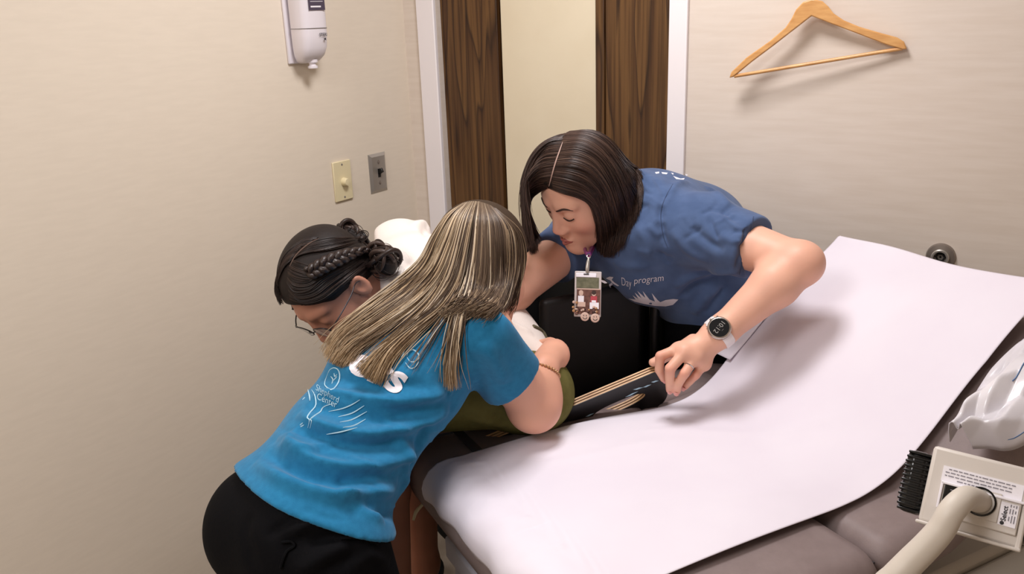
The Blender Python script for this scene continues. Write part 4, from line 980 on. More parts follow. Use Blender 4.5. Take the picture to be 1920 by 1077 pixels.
def nail(name, tip, prev, n_dir, par):
    d = unit(tip - prev); n_ = unit(n_dir - d * (n_dir @ d)); x = np.cross(d, n_); bm = bmesh.new(); g = []
    for i in range(5):
        row = []
        for j in range(5):
            u, v = (i - 2) / 2, (j - 2) / 2; w = .0048 * math.sqrt(max(0, 1 - .35 * max(u, -u) ** 3)); row.append(bm.verts.new(tip + d * (.001 + u * .0055) + x * v * w + n_ * (.0088 - .0022 * v * v - .0012 * max(u, 0))))
        g.append(row)
    for i in range(4):
        for j in range(4): bm.faces.new((g[i][j], g[i + 1][j], g[i + 1][j + 1], g[i][j + 1]))
    return bm_obj(name, bm, M['nail'], par, smooth=True)
M['nail'] = mat('nail', (226, 158, 146), .3)
for ch_ in (ch_i, ch_m, ch_r, ch_p): nail('fingernail', ch_[2], ch_[1], unit(CC - ch_[2]), wa)
rp_ = m_r * .42 + ch_r[0] * .58; rd = unit(ch_r[0] - m_r); x_, y_, _ = frame(rd)
tube('ring', [rp_ + .0098 * (x_ * math.cos(a) + y_ * math.sin(a)) for a in np.linspace(0, 2 * math.pi, 25)], .0011, M['chrome'], wa, 6)
# t-shirt
lc_ = a_ls + (a_le - a_ls) * .56; rc_ = a_rs + (a_re - a_rs) * .42
sleeveL = CUT(rc(a_ls, a_le, .074, .062), lc_, a_le - a_ls, .006)
sleeveR = CUT(rc(a_rs, a_re, .066, .058), rc_, a_re - a_rs, .006)
a_st = UN(.05, rce(a_pel, a_bel, .142, .132, a_bn, .9), rce(a_bel, a_che, .132, .128, a_bn, .92), rc(a_che, a_nb, .115, .082), rc(a_ls, a_rs, .070, .066), rc(a_ls, a_nb, .062, .066), rc(a_rs, a_nb, .062, .066), rc(a_che, (a_ls + a_rs) / 2, .105, .085), el(at(1215, 500, 1.93), (.09, .07, .085)), rce(at(1228, 434, 1.975), at(1298, 445, 2.035), .136, .136, a_bn, .97))
a_st = CUT(a_st, a_pel + (a_pel - a_bel) * .25, a_pel - a_bel, .01); a_st = CUT(a_st, a_nb + unit(a_nb - a_che) * .040, a_nb - a_che, .008)
a_st = UN(.02, a_st, sleeveL, sleeveR)
a_f = [([(1262, 345), (1245, 372), (1238, 400), (1243, 440), (1252, 465)], -.006, .0075), ([(1290, 340), (1262, 352), (1240, 385)], .006, .010), ([(1195, 372), (1230, 385), (1250, 380)], .003, .009), ([(1320, 350), (1350, 368), (1370, 392)], .005, .012),
       ([(1282, 400), (1300, 430), (1330, 455), (1360, 470)], -.005, .010), ([(1260, 430), (1290, 470), (1330, 490)], .004, .010), ([(1402, 425), (1388, 470), (1378, 510)], -.003, .0045), ([(1350, 440), (1372, 452), (1392, 455)], .003, .008),
       ([(1265, 540), (1290, 520), (1330, 508), (1390, 512)], .007, .010), ([(1275, 560), (1300, 535), (1345, 520)], -.006, .009), ([(1300, 590), (1320, 560), (1350, 535)], .006, .010), ([(1325, 590), (1342, 560), (1365, 535)], -.006, .009),
       ([(1015, 480), (1030, 500), (1048, 508)], -.004, .006), ([(1028, 472), (1045, 492), (1062, 500)], .005, .008), ([(1190, 420), (1210, 450), (1215, 490)], .004, .012), ([(1150, 490), (1180, 500), (1220, 500)], .004, .012)]
def crumple(amp, sc, seed): return lambda V, Q: V + normals(V, Q) * (amp * vnoise(V, sc, seed))[:, None]
rf_ = np.random.default_rng(12)
for _ in range(26):
    x0, y0 = rf_.uniform(1185, 1395), rf_.uniform(330, 480); an = rf_.normal(.5, .5); ln = rf_.uniform(24, 60); a_f.append(([(x0, y0), (x0 + ln * .5 * math.cos(an), y0 + ln * .5 * math.sin(an) + rf_.normal(0, 3)), (x0 + ln * math.cos(an), y0 + ln * math.sin(an))], rf_.choice([-1, 1]) * rf_.uniform(.0018, .0035), rf_.uniform(.004, .008)))
a_f = [(p_, a_ * 1.35, w_) for p_, a_, w_ in a_f]
tsA, ts_b, _, _ = sdf_obj('tshirt', a_st, .0042, M['navy'], wa, 2, a_f, post=crumple(.0014, 34, 5))
M['seam'] = mat('navy_seam', (52, 66, 96), .9)
for poly in ([(1413, 406), (1405, 440), (1394, 480), (1386, 516)], [(1262, 345), (1247, 372), (1239, 400), (1243, 440), (1252, 465)]): mark('stitched_seam', ts_b, poly, .0016, M['seam'], tsA, n=24, off=.0010, taper=False, d0=1.75)
tr = UN(.03, rce(a_pel + (a_pel - a_bel) * -.2, a_pel + DOWN * .08, .128, .14, a_bn, .95), rc(a_lh, a_lk, .108, .078), rc(a_rh, a_rk, .108, .078), rc(a_lk, a_la, .078, .062), rc(a_rk, a_ra, .078, .062))
tr = CUT(tr, a_la + UP * -.03, (0, 0, -1), .01); sdf_obj('trousers', tr, .007, M['blackcloth'], wa, 2)
# hair
cap = UN(.012, el(aL(0, -.012, .032), (.079, .0935, .0855), aM), el(aL(0, -.042, -.03), (.074, .060, .085), aM))
cap = CUT(cap, aL(0, .074, .070), aM @ unit([0, .78, -.62]), .008)
cap = SUB(.012, cap, el(aL(.074, .050, -.03), (.03, .055, .06), aM), el(aL(-.074, .050, -.03), (.03, .055, .06), aM), el(aL(0, .075, -.02), (.058, .055, .085), aM))
hairA, hb0, cV_, cQ_ = sdf_obj('hair', cap, .0035, M['haircap'], wa, 2)
sV_ = np.array([v.co for v in tsA.data.vertices]); sQ_ = np.array([list(p.vertices) for p in tsA.data.polygons])
hb = bvh_of(np.concatenate([cV_, aV, sV_]), np.concatenate([cQ_, aQ + len(cV_), sQ_ + len(cV_) + len(aV)]))
brown = [(58, 42, 36), (70, 52, 44), (46, 33, 29), (86, 66, 56), (52, 38, 33)]
gL = [[(1028, 352), (1055, 362), (1085, 370), (1108, 384), (1119, 410), (1123, 440), (1122, 472)], [(1033, 332), (1065, 338), (1098, 350), (1121, 375), (1131, 410), (1136, 445), (1134, 484)], [(1040, 306), (1075, 305), (1110, 320), (1136, 355), (1149, 400), (1153, 440), (1145, 484)],
      [(1048, 282), (1085, 280), (1122, 300), (1149, 345), (1163, 395), (1168, 432), (1160, 470)], [(1055, 262), (1095, 262), (1130, 284), (1159, 325), (1174, 372), (1179, 408), (1172, 442)], [(1059, 252), (1100, 252), (1136, 274), (1166, 316), (1180, 346), (1188, 366), (1182, 392)], [(1062, 249), (1106, 250), (1138, 270), (1162, 300), (1178, 318), (1190, 326), (1196, 342)], [(1068, 246), (1110, 245), (1143, 263), (1166, 292), (1182, 312), (1194, 321), (1201, 334)]]
gT = [[(1125, 275), (1150, 305), (1166, 335), (1176, 360), (1180, 385), (1182, 405), (1180, 430)], [(1135, 270), (1158, 298), (1174, 322), (1184, 345), (1190, 365), (1192, 388), (1189, 412)], [(1140, 272), (1160, 294), (1178, 310), (1191, 322), (1198, 338), (1199, 358), (1194, 385)]]
gR = [[(1025, 354), (1008, 362), (996, 372), (991, 392), (998, 420), (1006, 440), (1012, 452)], [(1028, 350), (1008, 354), (993, 362), (986, 378), (988, 410), (996, 445), (1000, 478)], [(1033, 330), (1010, 335), (993, 348), (984, 370), (985, 402), (991, 440), (997, 472)], [(1040, 306), (1013, 312), (993, 330), (983, 352), (983, 382), (987, 420), (993, 460)],
      [(1048, 282), (1022, 285), (1001, 304), (986, 334), (982, 362), (984, 392), (989, 440)], [(1055, 262), (1030, 266), (1008, 284), (992, 310), (984, 338), (983, 365), (987, 410)], [(1060, 250), (1040, 256), (1016, 270), (999, 292), (988, 318), (984, 344), (985, 380)]]
L_, R_, C_ = [], [], []
for g, npr, sd in ((gL, 380, 21), (gR, 240, 22), (gT, 260, 23)):
    a, b, c_ = hair_group(hb, g, npr, n=24, off=(.001, .014), jit=4, d0=1.78, dmax=1.95, cols=lambda u, r: pick(brown, r), seed=sd, rad=(.0005, .0010)); L_ += a; R_ += b; C_ += c_
strands('strands', L_, R_, C_, M['hair'], hairA)
mark('parting', hb, [(1029, 350), (1034, 331), (1041, 306), (1049, 283), (1055, 266)], .0024, mat('scalp_pale', (178, 146, 134), .6), hairA, off=.0085, d0=1.68)
# lanyard badge hanging from the neck
d_b = 1.725
bt = at(1102, 515, d_b); badge = empty('id_badge', at(1103, 553, d_b)); tag(badge, 'clear badge holder with photo cards hanging from a pink lanyard on the navy t-shirt', 'badge')
BXx = unit(camdir(1, -.03, 0)); BYy = unit(camdir(-.03, -1, .12)); BNn = np.cross(BYy, BXx); AXBd = (BXx, BYy, BNn); k_ = d_b / F_PX
def bd(x, y, z=0): return at(1103, 510, d_b) + BXx * x * k_ + BYy * y * k_ + BNn * z
box('sleeve', bd(0, 42), (50 * k_, 86 * k_, .004), M['clear'], badge, AXBd, bevel=.0018)
box('top_bar', bd(-4, 7, .003), (38 * k_, 8 * k_, .002), M['print'], badge, AXBd, bevel=.001)
box('slot', bd(-4, 5, .0045), (10 * k_, 2 * k_, .0008), M['ink'], badge, AXBd)
box('card', bd(-1, 21, .0026), (42 * k_, 20 * k_, .0012), M['photo_g'], badge, AXBd)
box('card', bd(1, 56, .0026), (44 * k_, 48 * k_, .0012), M['photo_r'], badge, AXBd); box('card_edge', bd(1, 33, .003), (44 * k_, 2 * k_, .0012), M['flesh'], badge, AXBd)
for x, m, h in ((-13, M['clear'], 0), (11, M['red'], 0)):
    o = lathe('photo_head', bd(x, 42, .0034), BNn, [(4 * k_, 0), (4 * k_, .0004), (0, .0005)], M['flesh'], badge, 16); lathe('photo_hair', bd(x, 39.5, .0036), BNn, [(4.2 * k_, 0), (4.2 * k_, .0003), (0, .0004)], M['brow'] if x > 0 else M['flesh'], badge, 16)
    for q, (w, y, hh, mm) in enumerate(((12, 53, 14, m), (17, 64, 12, M['sticker']), (8, 56, 4, M['sticker'])) if x > 0 else ((11, 52, 12, M['sticker']), (15, 62, 9, M['flesh']))): box('photo_clothes', bd(x + (0, 1, 0)[q], y, .0036 + .0003 * q), (w * k_, hh * k_, .0004), mm, badge, AXBd, bevel=.0001)
for x, y, r_ in ((-5, 85, 8.2), (14, 87, 8.4)):
    lathe('button_charm', bd(x, y, .003), BNn, [(r_ * k_, 0), (r_ * k_, .002), (r_ * .85 * k_, .003), (0, .003)], M['flesh'], badge, 24); tube('charm_smile', [bd(x + r_ * .5 * math.cos(a), y + r_ * .5 * math.sin(a), .0063) for a in np.linspace(.3, 2.84, 8)], .0006, M['ink'], badge, 5)
    for dx in (-2.4, 2.4): lathe('charm_eye', bd(x + dx, y - 2.2, .0061), BNn, [(.9 * k_, 0), (.9 * k_, .0004), (0, .0005)], M['ink'], badge, 8)
rb_ = np.random.default_rng(9)
for k in range(26):
    x, y = rb_.uniform(-26, 22), rb_.uniform(66, 76); r_ = rb_.uniform(1.6, 3.2)
    if k > 17: x, y = rb_.uniform(-27, -18), rb_.uniform(58, 84)
    lathe('charm_bead', bd(x, y, .004), BNn, [(r_ * k_, 0), (r_ * k_ * .8, .0015), (0, .0022)], (M['gold'], M['photo_r'], M['flesh'], M['brow'])[k % 4], badge, 8)
tube('clip', [bd(-2, 2, .003), bd(-2, -6, .004), bd(-1, -18, .004), bd(0, -27, .003)], [.003, .0042, .0036, .0018], M['steel'], badge, 10, res=14)
tube('clip_ring', [bd(0 + 3.2 * math.cos(a), -29 + 4 * math.sin(a), .003) for a in np.linspace(0, 6.28, 17)], .0009, M['chrome'], badge, 6)
tube('lanyard', [bd(0, -31, .002), at(1106, 475, 1.775), at(1112, 463, 1.86), at(1122, 446, 1.92)], .0052, M['pink'], badge, 8, res=14)
tube('lanyard', [bd(0, -31, .002), at(1099, 474, 1.775), at(1096, 463, 1.86), at(1092, 446, 1.92)], .0042, M['pink'], badge, 8, res=14)
# watch
wcn = a_lw + (at(1352, 622, 1.0) - a_lw) * 0; wd_ = unit(a_le - a_lw); wn = unit(camdir(-.10, .42, .9)); wn = unit(wn - wd_ * (wn @ wd_)); wl = np.cross(wd_, wn)
wc0 = a_lw - wd_ * .004; wt = empty('wristwatch', wc0 + wn * .033); tag(wt, 'white banded wristwatch with a round black dial on the forearm of the woman in navy', 'watch')
off_ = wn * .0325
lathe('case', wc0 + off_, wn, [(0, -.006), (.0205, -.006), (.0225, -.003), (.0225, .004), (.0205, .0065), (.0188, .0070), (.0188, .0060), (0, .0060)], M['watch'], wt, 40)
lathe('dial', wc0 + off_, wn, [(.0188, .0060), (.0186, .0066), (0, .0068)], M['dial'], wt, 40)
for k in range(3): lathe('crown_button', wc0 + off_ + (-wl * math.cos((k - 1) * .6) + wd_ * math.sin((k - 1) * .6)) * .0222, -wl * math.cos((k - 1) * .6) + wd_ * math.sin((k - 1) * .6), [(.0022, 0), (.0022, .003), (0, .0034)], M['watch'], wt, 10)
band = []
bm = bmesh.new(); rings = []
for a in np.linspace(.50, 2 * math.pi - .50, 44):
    rr = .0312 + .0030 * abs(math.cos(a / 1)) * (1 if math.cos(a) > 0 else 0); c_ = wc0 + rr * (wn * math.cos(a) + wl * math.sin(a)); n_ = wn * math.cos(a) + wl * math.sin(a)
    rings.append([bm.verts.new(c_ + wd_ * u + n_ * v) for u, v in ((-.0105, -.0012), (-.0105, .0012), (-.008, .002), (.008, .002), (.0105, .0012), (.0105, -.0012))])
for a, b in zip(rings[:-1], rings[1:]):
    for i in range(6): bm.faces.new((a[i], a[(i + 1) % 6], b[(i + 1) % 6], b[i]))
bm.faces.new(rings[0]); bm.faces.new(rings[-1]); bm_obj('strap', bm, M['strapw'], wt, smooth=True, angle=40)
for sgn in (1, -1):
    c_ = wc0 + .0325 * (wn * math.cos(.52) + sgn * wl * math.sin(.52)); box('lug', c_, (.021, .006, .005), M['watch'], wt, (wd_, unit(wl * math.cos(.52) - sgn * wn * math.sin(.52)), wn), bevel=.001)
tx = unit(camdir(-.62, -.78, 0)); tx = unit(tx - wn * (tx @ wn)); ty = np.cross(wn, tx)
text_on('digits', '10:12', wc0 + off_ + wn * .0068, tx, ty, .0128, M['digit'], wt, .0)
text_on('digits', '....', wc0 + off_ + wn * .0068 + ty * .008, tx, ty, .006, M['digit'], wt, .0)
# printing on the t-shirt
text_mark('lettering', 'Day', ts_b, (1165, 535), (12.0, 2.6), (-1.5, -22), M['print'], tsA, -.012, d0=1.83)
text_mark('lettering', 'program', ts_b, (1188, 533), (16.4, -1.8), (1.2, -18), M['print'], tsA, -.008, d0=1.83)
for poly in ([(1127, 525), (1134, 527), (1139, 531), (1134, 532), (1128, 529)], [(1136, 522), (1143, 519), (1150, 520), (1147, 525), (1152, 530), (1161, 536), (1158, 537), (1149, 532), (1144, 526), (1139, 524)], [(1142, 534), (1147, 530), (1149, 534), (1145, 540), (1143, 538)]): area_mark('printed_figure', ts_b, poly, M['print'], tsA, d0=1.83)
area_mark('printed_wing', ts_b, [(1178, 560), (1192, 562), (1186, 554), (1197, 561), (1190, 549), (1203, 560), (1195, 546), (1210, 559), (1205, 546), (1218, 562), (1228, 566), (1222, 550), (1233, 563), (1238, 567), (1248, 563), (1262, 561), (1272, 562), (1262, 572), (1248, 575), (1228, 574), (1206, 570), (1190, 566)], M['print'], tsA, d0=1.85)
for poly in ([(1228, 323), (1236, 322), (1236, 325), (1230, 326)], [(1240, 323), (1252, 324), (1250, 327), (1242, 326)], [(1262, 330), (1276, 335), (1284, 334), (1282, 337), (1268, 336)], [(1258, 324), (1263, 325), (1262, 328)], [(1284, 326), (1290, 328), (1287, 330)]): area_mark('printed_mark', ts_b, poly, M['print'], tsA, d0=1.95)

# ================================================== B: the blonde woman in the blue shirt
bH, bM = head_frame(903, 500, 1.575, (.62, -.30, -.72), (.22, .95, -.18))
hs, bL = head_sdf(bH, bM)
b_lat = unit(camdir(-.75, .03, -.66))                                     # towards her left
b_pel, b_wai, b_che, b_nb = at(560, 985, 1.37), at(642, 850, 1.44), at(757, 690, 1.52), at(858, 575, 1.56)
b_bn = unit(np.cross(unit(b_nb - b_pel), b_lat)); 
if b_bn @ (CC - b_che) < 0: b_bn = -b_bn
b_rs, b_ls = at(900, 622, 1.475), at(728, 650, 1.68)
b_re, b_rw = at(1001, 760, 1.60), at(1018, 692, 1.625)
b_rh, b_lh = b_pel - b_lat * .070 + DOWN * .03, b_pel + b_lat * .085 + DOWN * .03
b_f = unit(np.array([.62, .78, 0]))
b_rk, b_lk = b_rh + b_f * .09 + np.array([0, 0, -.36]), b_lh + b_f * .09 + np.array([0, 0, -.36])
b_ra, b_la = np.array([b_rh[0] - .02, b_rh[1] - .05, .12]), np.array([b_lh[0] - .02, b_lh[1] - .05, .12])
b_tor = UN(.05, rce(b_pel, b_wai, .098, .094, b_bn, .85), rce(b_wai, b_che, .088, .100, b_bn, .75), rce(b_che, b_nb, .10, .06, b_bn, .8), rc(b_rs, b_nb, .052, .05), rc(b_ls, b_nb, .052, .05))
b_le, b_lw = b_ls + camdir(.05, -.16, -.16), b_ls + camdir(.24, -.16, -.22)
h0 = at(1036, 664, 1.68)
hm = [at(1044, 650, 1.690), at(1051, 658, 1.685), at(1053, 668, 1.680), at(1049, 679, 1.675)]
hc = [[at(1030, 641, 1.715), at(1012, 645, 1.725), at(1004, 654, 1.715)], [at(1044, 650, 1.725), at(1025, 652, 1.740), at(1012, 660, 1.730)], [at(1046, 664, 1.725), at(1028, 666, 1.735), at(1014, 670, 1.725)], [at(1040, 680, 1.715), at(1026, 681, 1.725), at(1014, 682, 1.715)]]
b_hand = UN(.010, hand_sdf(at(1022, 676, 1.660), hm, hc, [at(1024, 664, 1.670), at(1032, 650, 1.690), at(1036, 644, 1.705), at(1034, 642, 1.715)], unit(camdir(.7, .1, .7)), r=.0092), rc(b_rw, h0, .028, .027))
b_body = UN(.02, hs, rc(bL(0, -.03, -.05), b_nb, .05, .056), b_tor, rc(b_rs, b_re, .052, .045), rc(b_re, b_re * .65 + b_rw * .35, .0455, .043), rc(b_re * .65 + b_rw * .35, b_rw, .043, .0285), el(b_re + DOWN * .006, (.044, .044, .042)),
            rc(b_ls, b_le, .052, .044), rc(b_le, b_lw, .042, .03), leg(b_rh, b_rk, b_ra, b_f), leg(b_lh, b_lk, b_la, b_f))
b_body = UN(.010, b_body, b_hand)
wb, b_bvh, bV, bQ = sdf_obj('person', b_body, .004, M['skin'], cols=lambda V: skin_cols(V, (228, 172, 146), [(b_re, .04, (218, 140, 118), .5)] + [(p, .012, (222, 140, 124), .5) for p in hm]))
tag(wb, 'woman with long blonde highlighted hair in a bright blue t-shirt, back to the camera', 'person')
lcut = b_rs + (b_re - b_rs) * .565
b_st = UN(.05, rce(b_pel, b_wai, .120, .112, b_bn, .9), rce(b_wai, b_che, .112, .126, b_bn, .82), rce(b_che, b_nb, .126, .075, b_bn, .82), rc(b_rs, b_nb, .066, .06), rc(b_ls, b_nb, .058, .056))
pants = UN(.035, rce(b_pel - (b_pel - b_wai) * .25, b_pel, .106, .110, b_bn, .95), rc(b_rh, b_rk, .098, .078), rc(b_lh, b_lk, .098, .078), rc(b_rk, b_ra, .078, .058), rc(b_lk, b_la, .078, .058), el(b_pel + b_bn * .05 + DOWN * .045 - b_lat * .040, (.086, .086, .098)), el(b_pel + b_bn * .05 + DOWN * .045 + b_lat * .055, (.090, .090, .10)))
b_st = UN(.03, b_st, INF(pants, .012))
b_st = UN(.02, b_st, CUT(rc(b_rs, b_re, .068, .066), lcut, unit(b_re - b_rs) + camdir(.25, .05, 0), .006), CUT(rc(b_ls, b_le, .068, .064), b_ls + (b_le - b_ls) * .6, b_le - b_ls, .006))
hem_n = unit(camdir(-.36, -.93, 0) + .12 * (b_pel - b_wai) / np.linalg.norm(b_pel - b_wai)); b_st = CUT(b_st, at(600, 944, 1.37), hem_n, .006)
b_st = CUT(b_st, b_nb + unit(b_nb - b_che) * .012, b_nb - b_che, .008)
b_fo = [([(590, 735), (640, 742), (720, 752), (800, 745), (850, 730)], .007, .010), ([(575, 760), (640, 775), (730, 785), (830, 762)], -.007, .011), ([(560, 775), (620, 805), (700, 815), (790, 790), (845, 770)], .009, .011), ([(560, 800), (620, 826), (700, 835), (790, 815)], -.008, .011),
        ([(520, 822), (570, 860), (640, 878), (720, 868), (800, 835)], .010, .012), ([(540, 812), (560, 838), (600, 848)], .008, .010), ([(500, 850), (560, 888), (620, 905), (700, 900)], -.008, .012), ([(480, 866), (540, 905), (620, 930), (700, 925), (745, 905)], .009, .012),
        ([(640, 940), (700, 958), (745, 965)], -.008, .010), ([(630, 920), (680, 955), (720, 975)], .007, .010), ([(745, 800), (760, 850), (762, 900), (750, 950)], .005, .012), ([(800, 790), (780, 840), (765, 890)], -.008, .012), ([(820, 690), (850, 760), (845, 740)], -.005, .012),
        ([(890, 572), (868, 610), (858, 660), (856, 710)], -.0055, .006), ([(905, 640), (930, 680), (950, 720)], .004, .012), ([(880, 660), (900, 700), (905, 745)], -.004, .012), ([(850, 560), (880, 566), (905, 572)], .004, .006), ([(585, 700), (640, 712), (700, 722), (800, 722)], -.004, .010), ([(640, 690), (700, 700), (790, 705)], .003, .012)]
b_fo = [(p_, a_ * (1.8 if a_ > 0 else 1.1), w_) for p_, a_, w_ in b_fo]
rf_ = np.random.default_rng(21)
for _ in range(30):
    x0, y0 = rf_.uniform(500, 800), rf_.uniform(720, 960)
    if abs((x0 - 560) * .8 + (y0 - 985)) > 330: continue
    an = rf_.normal(.12, .28); ln = rf_.uniform(40, 110); b_fo.append(([(x0, y0), (x0 + ln * .5 * math.cos(an), y0 + ln * .5 * math.sin(an) + rf_.normal(6, 4)), (x0 + ln * math.cos(an), y0 + ln * math.sin(an))], rf_.choice([-.7, 1]) * rf_.uniform(.002, .0045), rf_.uniform(.004, .008)))
tsB, tb, _, _ = sdf_obj('tshirt', b_st, .0045, M['blue'], wb, 2, b_fo, post=crumple(.0008, 24, 8))
pants = CUT(pants, b_ra + UP * -.02, (0, 0, -1), .01)
pt, pb_, _, _ = sdf_obj('trousers', pants, .006, M['blackcloth'], wb, 2, [([(530, 1000), (600, 970), (660, 990)], .006, .010), ([(520, 1030), (580, 1010), (640, 1010)], -.005, .010), ([(660, 1060), (690, 1040), (730, 1060)], .006, .010), ([(470, 960), (460, 1010), (480, 1070)], -.004, .012), ([(500, 1006), (530, 985), (560, 970)], -.006, .006), ([(545, 1005), (580, 986), (614, 976)], .006, .007), ([(580, 1022), (612, 1008), (645, 1004)], -.006, .007), ([(550, 1077), (606, 1044), (655, 1020)], .009, .012), ([(600, 1077), (650, 1050), (690, 1035)], -.006, .010)])
tube('drawstring', drape(pb_, [(528, 1018), (545, 1016), (552, 1024), (538, 1034), (530, 1052), (526, 1066)], 20, .003, 1.3), .0022, M['blackcloth'], pt, 6)
tube('drawstring', drape(pb_, [(640, 1010), (680, 1008), (706, 1020), (712, 1006), (700, 1000)], 20, .004, 1.25), .0026, M['blackcloth'], pt, 6)
# printing on the back
def em(n): return None
ang = math.radians(31); ex = (math.cos(ang), math.sin(ang)); ey = (math.sin(ang) * .55, -math.cos(ang))
text_mark('lettering', 'ers', tb, (647, 692), (94 * ex[0], 94 * ex[1] * .78), (84 * .52, -84 * .82), M['print'], tsB, .03, off=.0020, d0=1.45)
for poly in ([(735, 662), (738, 652), (746, 645), (755, 644), (759, 652), (756, 664), (752, 670)], [(763, 668), (766, 660), (774, 656), (783, 662), (785, 670), (778, 678), (769, 678), (763, 670)], [(760, 680), (768, 690), (776, 690), (784, 680), (786, 664)],
             [(614, 702), (618, 694), (626, 690), (634, 694), (637, 706), (633, 720), (622, 731), (610, 724), (609, 716), (614, 702)], [(620, 706), (624, 712), (622, 720)], [(632, 706), (625, 714)], [(626, 700), (628, 706), (632, 702)],
             [(584, 731), (590, 741), (592, 760), (581, 774), (576, 783), (580, 788), (577, 803)], [(581, 804), (584, 790), (582, 786), (592, 778), (601, 772), (605, 765), (614, 760), (632, 757)],
             [(616, 772), (640, 767), (658, 760), (675, 750)], [(634, 782), (660, 775), (683, 761)], [(637, 792), (660, 787), (688, 772)], [(643, 802), (664, 798), (686, 786)], [(612, 815), (640, 810), (670, 802)], [(577, 730), (580, 742), (581, 752)], [(567, 750), (572, 745)], [(562, 798), (568, 793)], [(563, 801), (570, 797)]):
    mark('printed_line', tb, poly, .0019, M['printb'], tsB, n=20, off=.0022, d0=1.45)
text_mark('lettering', 'Shepherd', tb, (591, 731), (11.4, 6.6), (3.5, -16), M['printb'], tsB, -.01, off=.0022, d0=1.45)
text_mark('lettering', 'Center', tb, (593, 748), (13.0, 6.0), (3.5, -17), M['printb'], tsB, -.005, off=.0022, d0=1.45)
# bracelet
wdir = unit(b_rw - b_re); bc = b_rw - wdir * .006; x_, y_, _ = frame(wdir); brc = empty('bead_bracelet', bc); tag(brc, 'gold beaded bracelet on the wrist of the woman in the bright blue shirt', 'bracelet')
bm0 = bmesh.new(); bmesh.ops.create_icosphere(bm0, subdivisions=1, radius=.0036); me_b = bpy.data.meshes.new('bead'); bm0.to_mesh(me_b); bm0.free(); me_b.materials.append(M['gold']); me_b.polygons.foreach_set('use_smooth', [True] * len(me_b.polygons))
for k in range(34):
    a = 2 * math.pi * k / 34; p = bc + .0335 * (x_ * math.cos(a) + y_ * math.sin(a)) + wdir * .004 * math.sin(a); o = bpy.data.objects.new('bead', me_b); o.location = Vector(p - bc); COL.objects.link(o); o.parent = brc
# blonde hair: cap on the skull, then long strands draped over skull and shirt
cap = UN(.012, el(bL(0, -.014, .034), (.0785, .094, .085), bM), el(bL(0, -.044, -.03), (.070, .058, .080), bM))
cap = CUT(cap, bL(0, .070, .066), bM @ unit([0, .78, -.62]), .008); cap = SUB(.012, cap, el(bL(.080, .048, -.04), (.026, .05, .06), bM), el(bL(-.080, .048, -.04), (.026, .05, .06), bM))
hairB, hbB, cV_, cQ_ = sdf_obj('hair', cap, .0038, M['hairblond'], wb, 2)
V1 = np.array([v.co for v in tsB.data.vertices]); Q1 = np.array([list(p.vertices) for p in tsB.data.polygons])
comb = bvh_of(np.concatenate([cV_, V1]), np.concatenate([cQ_, Q1 + len(cV_)]))
gB = [[(868, 381), (838, 404), (815, 440), (790, 490), (745, 535), (690, 580), (640, 625), (615, 666)], [(872, 380), (845, 405), (824, 446), (800, 500), (756, 546), (702, 592), (648, 638), (624, 684)], [(877, 379), (855, 407), (838, 455), (814, 510), (770, 558), (712, 604), (658, 648), (636, 690)],
      [(882, 378), (862, 410), (848, 462), (826, 520), (786, 570), (728, 614), (672, 654), (648, 686)]]
gB1 = [[(884, 378), (866, 411), (852, 465), (834, 524), (800, 580), (752, 630), (704, 674), (676, 702)], [(888, 378), (874, 412), (862, 468), (846, 527), (813, 580), (764, 626), (716, 674), (690, 714)], [(893, 378), (884, 414), (872, 472), (858, 530), (828, 578), (780, 618), (734, 664), (706, 722)]]
gB2 = [[(896, 378), (890, 415), (884, 475), (874, 535), (856, 590), (846, 640), (840, 690), (842, 734)], [(900, 379), (898, 417), (893, 478), (884, 538), (866, 592), (855, 642), (850, 692), (852, 736)]]
gB4 = [[(893, 378), (884, 414), (874, 472), (862, 532), (838, 586), (810, 624), (784, 664), (760, 700)], [(897, 379), (893, 415), (886, 475), (874, 530), (856, 584), (838, 624), (822, 660), (806, 694)]]
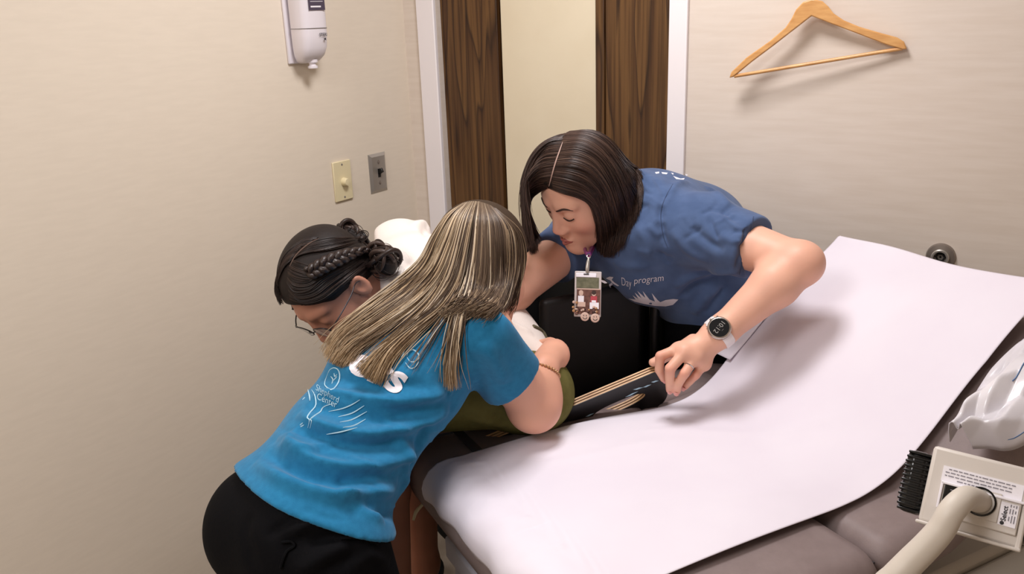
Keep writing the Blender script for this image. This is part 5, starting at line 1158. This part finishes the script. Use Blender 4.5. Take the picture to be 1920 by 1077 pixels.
gB3 = [[(895, 379), (890, 415), (884, 475), (874, 530), (862, 556), (852, 574), (842, 590), (830, 604)], [(903, 380), (905, 417), (903, 478), (898, 530), (886, 556), (874, 572), (862, 586), (848, 600)], [(910, 382), (920, 418), (922, 478), (919, 530), (908, 556), (898, 570), (886, 580), (872, 590)], [(916, 384), (936, 422), (940, 478), (937, 528), (928, 554), (918, 570), (906, 580), (892, 588)],
       [(922, 387), (952, 426), (958, 474), (955, 520), (946, 548), (937, 566), (927, 577), (914, 586)], [(926, 390), (966, 430), (976, 465), (972, 495), (964, 524), (955, 548), (946, 565), (934, 579)], [(930, 391), (972, 430), (983, 468), (980, 500), (971, 530), (962, 552), (955, 566), (948, 577)]]
hl, md_, dk = [(212, 191, 162), (194, 170, 138), (220, 203, 178)], [(148, 126, 101), (122, 102, 82)], [(84, 67, 54), (70, 56, 46), (98, 80, 64)]
def bl_col(base_p):
    def f(u, r):
        st = .5 + .25 * math.sin(u * 17.2 + 1.3) + .25 * math.sin(u * 7.7 + .4); p = min(max(base_p * (1 + (st - .5) * 2.4), .01), .95); k = r.uniform()
        c0 = pick(hl, r) if k < p else (pick(md_, r) if k < p + (1 - p) * (.2 + .6 * base_p) else pick(dk, r)); tip = np.array(lin((180, 146, 104))[:3]) * r.uniform(.75, 1.15); root = np.array(lin((92, 74, 58))[:3])
        t = np.linspace(0, 1, 30)[:, None]; c = np.tile(c0, (30, 1)); kr = np.clip(1 - t * 7, 0, 1) * .6; kt = np.clip((t - .72) / .28, 0, 1) * (.55 if base_p > .2 else .12)
        return (c * (1 - kr) + root * kr) * (1 - kt) + tip * kt
    return f
L_, R_, C_ = [], [], []
for g, npr, sd, bp_ in ((gB, 560, 31, .48), (gB1, 480, 35, .36), (gB2, 120, 32, .30), (gB3, 440, 33, .06), (gB4, 16, 36, .10)):
    a, b, c_ = hair_group(comb, g, npr, n=30, off=(.001, .016), jit=7, d0=1.45, dmax=1.62, cols=bl_col(bp_), seed=sd, rad=(.0005, .0011), soft=8 if g is gB3 else 6, rise=.0035 if g is gB3 else .006); L_ += a; R_ += b; C_ += c_
strands('strands', L_, R_, C_, M['hair'], hairB)
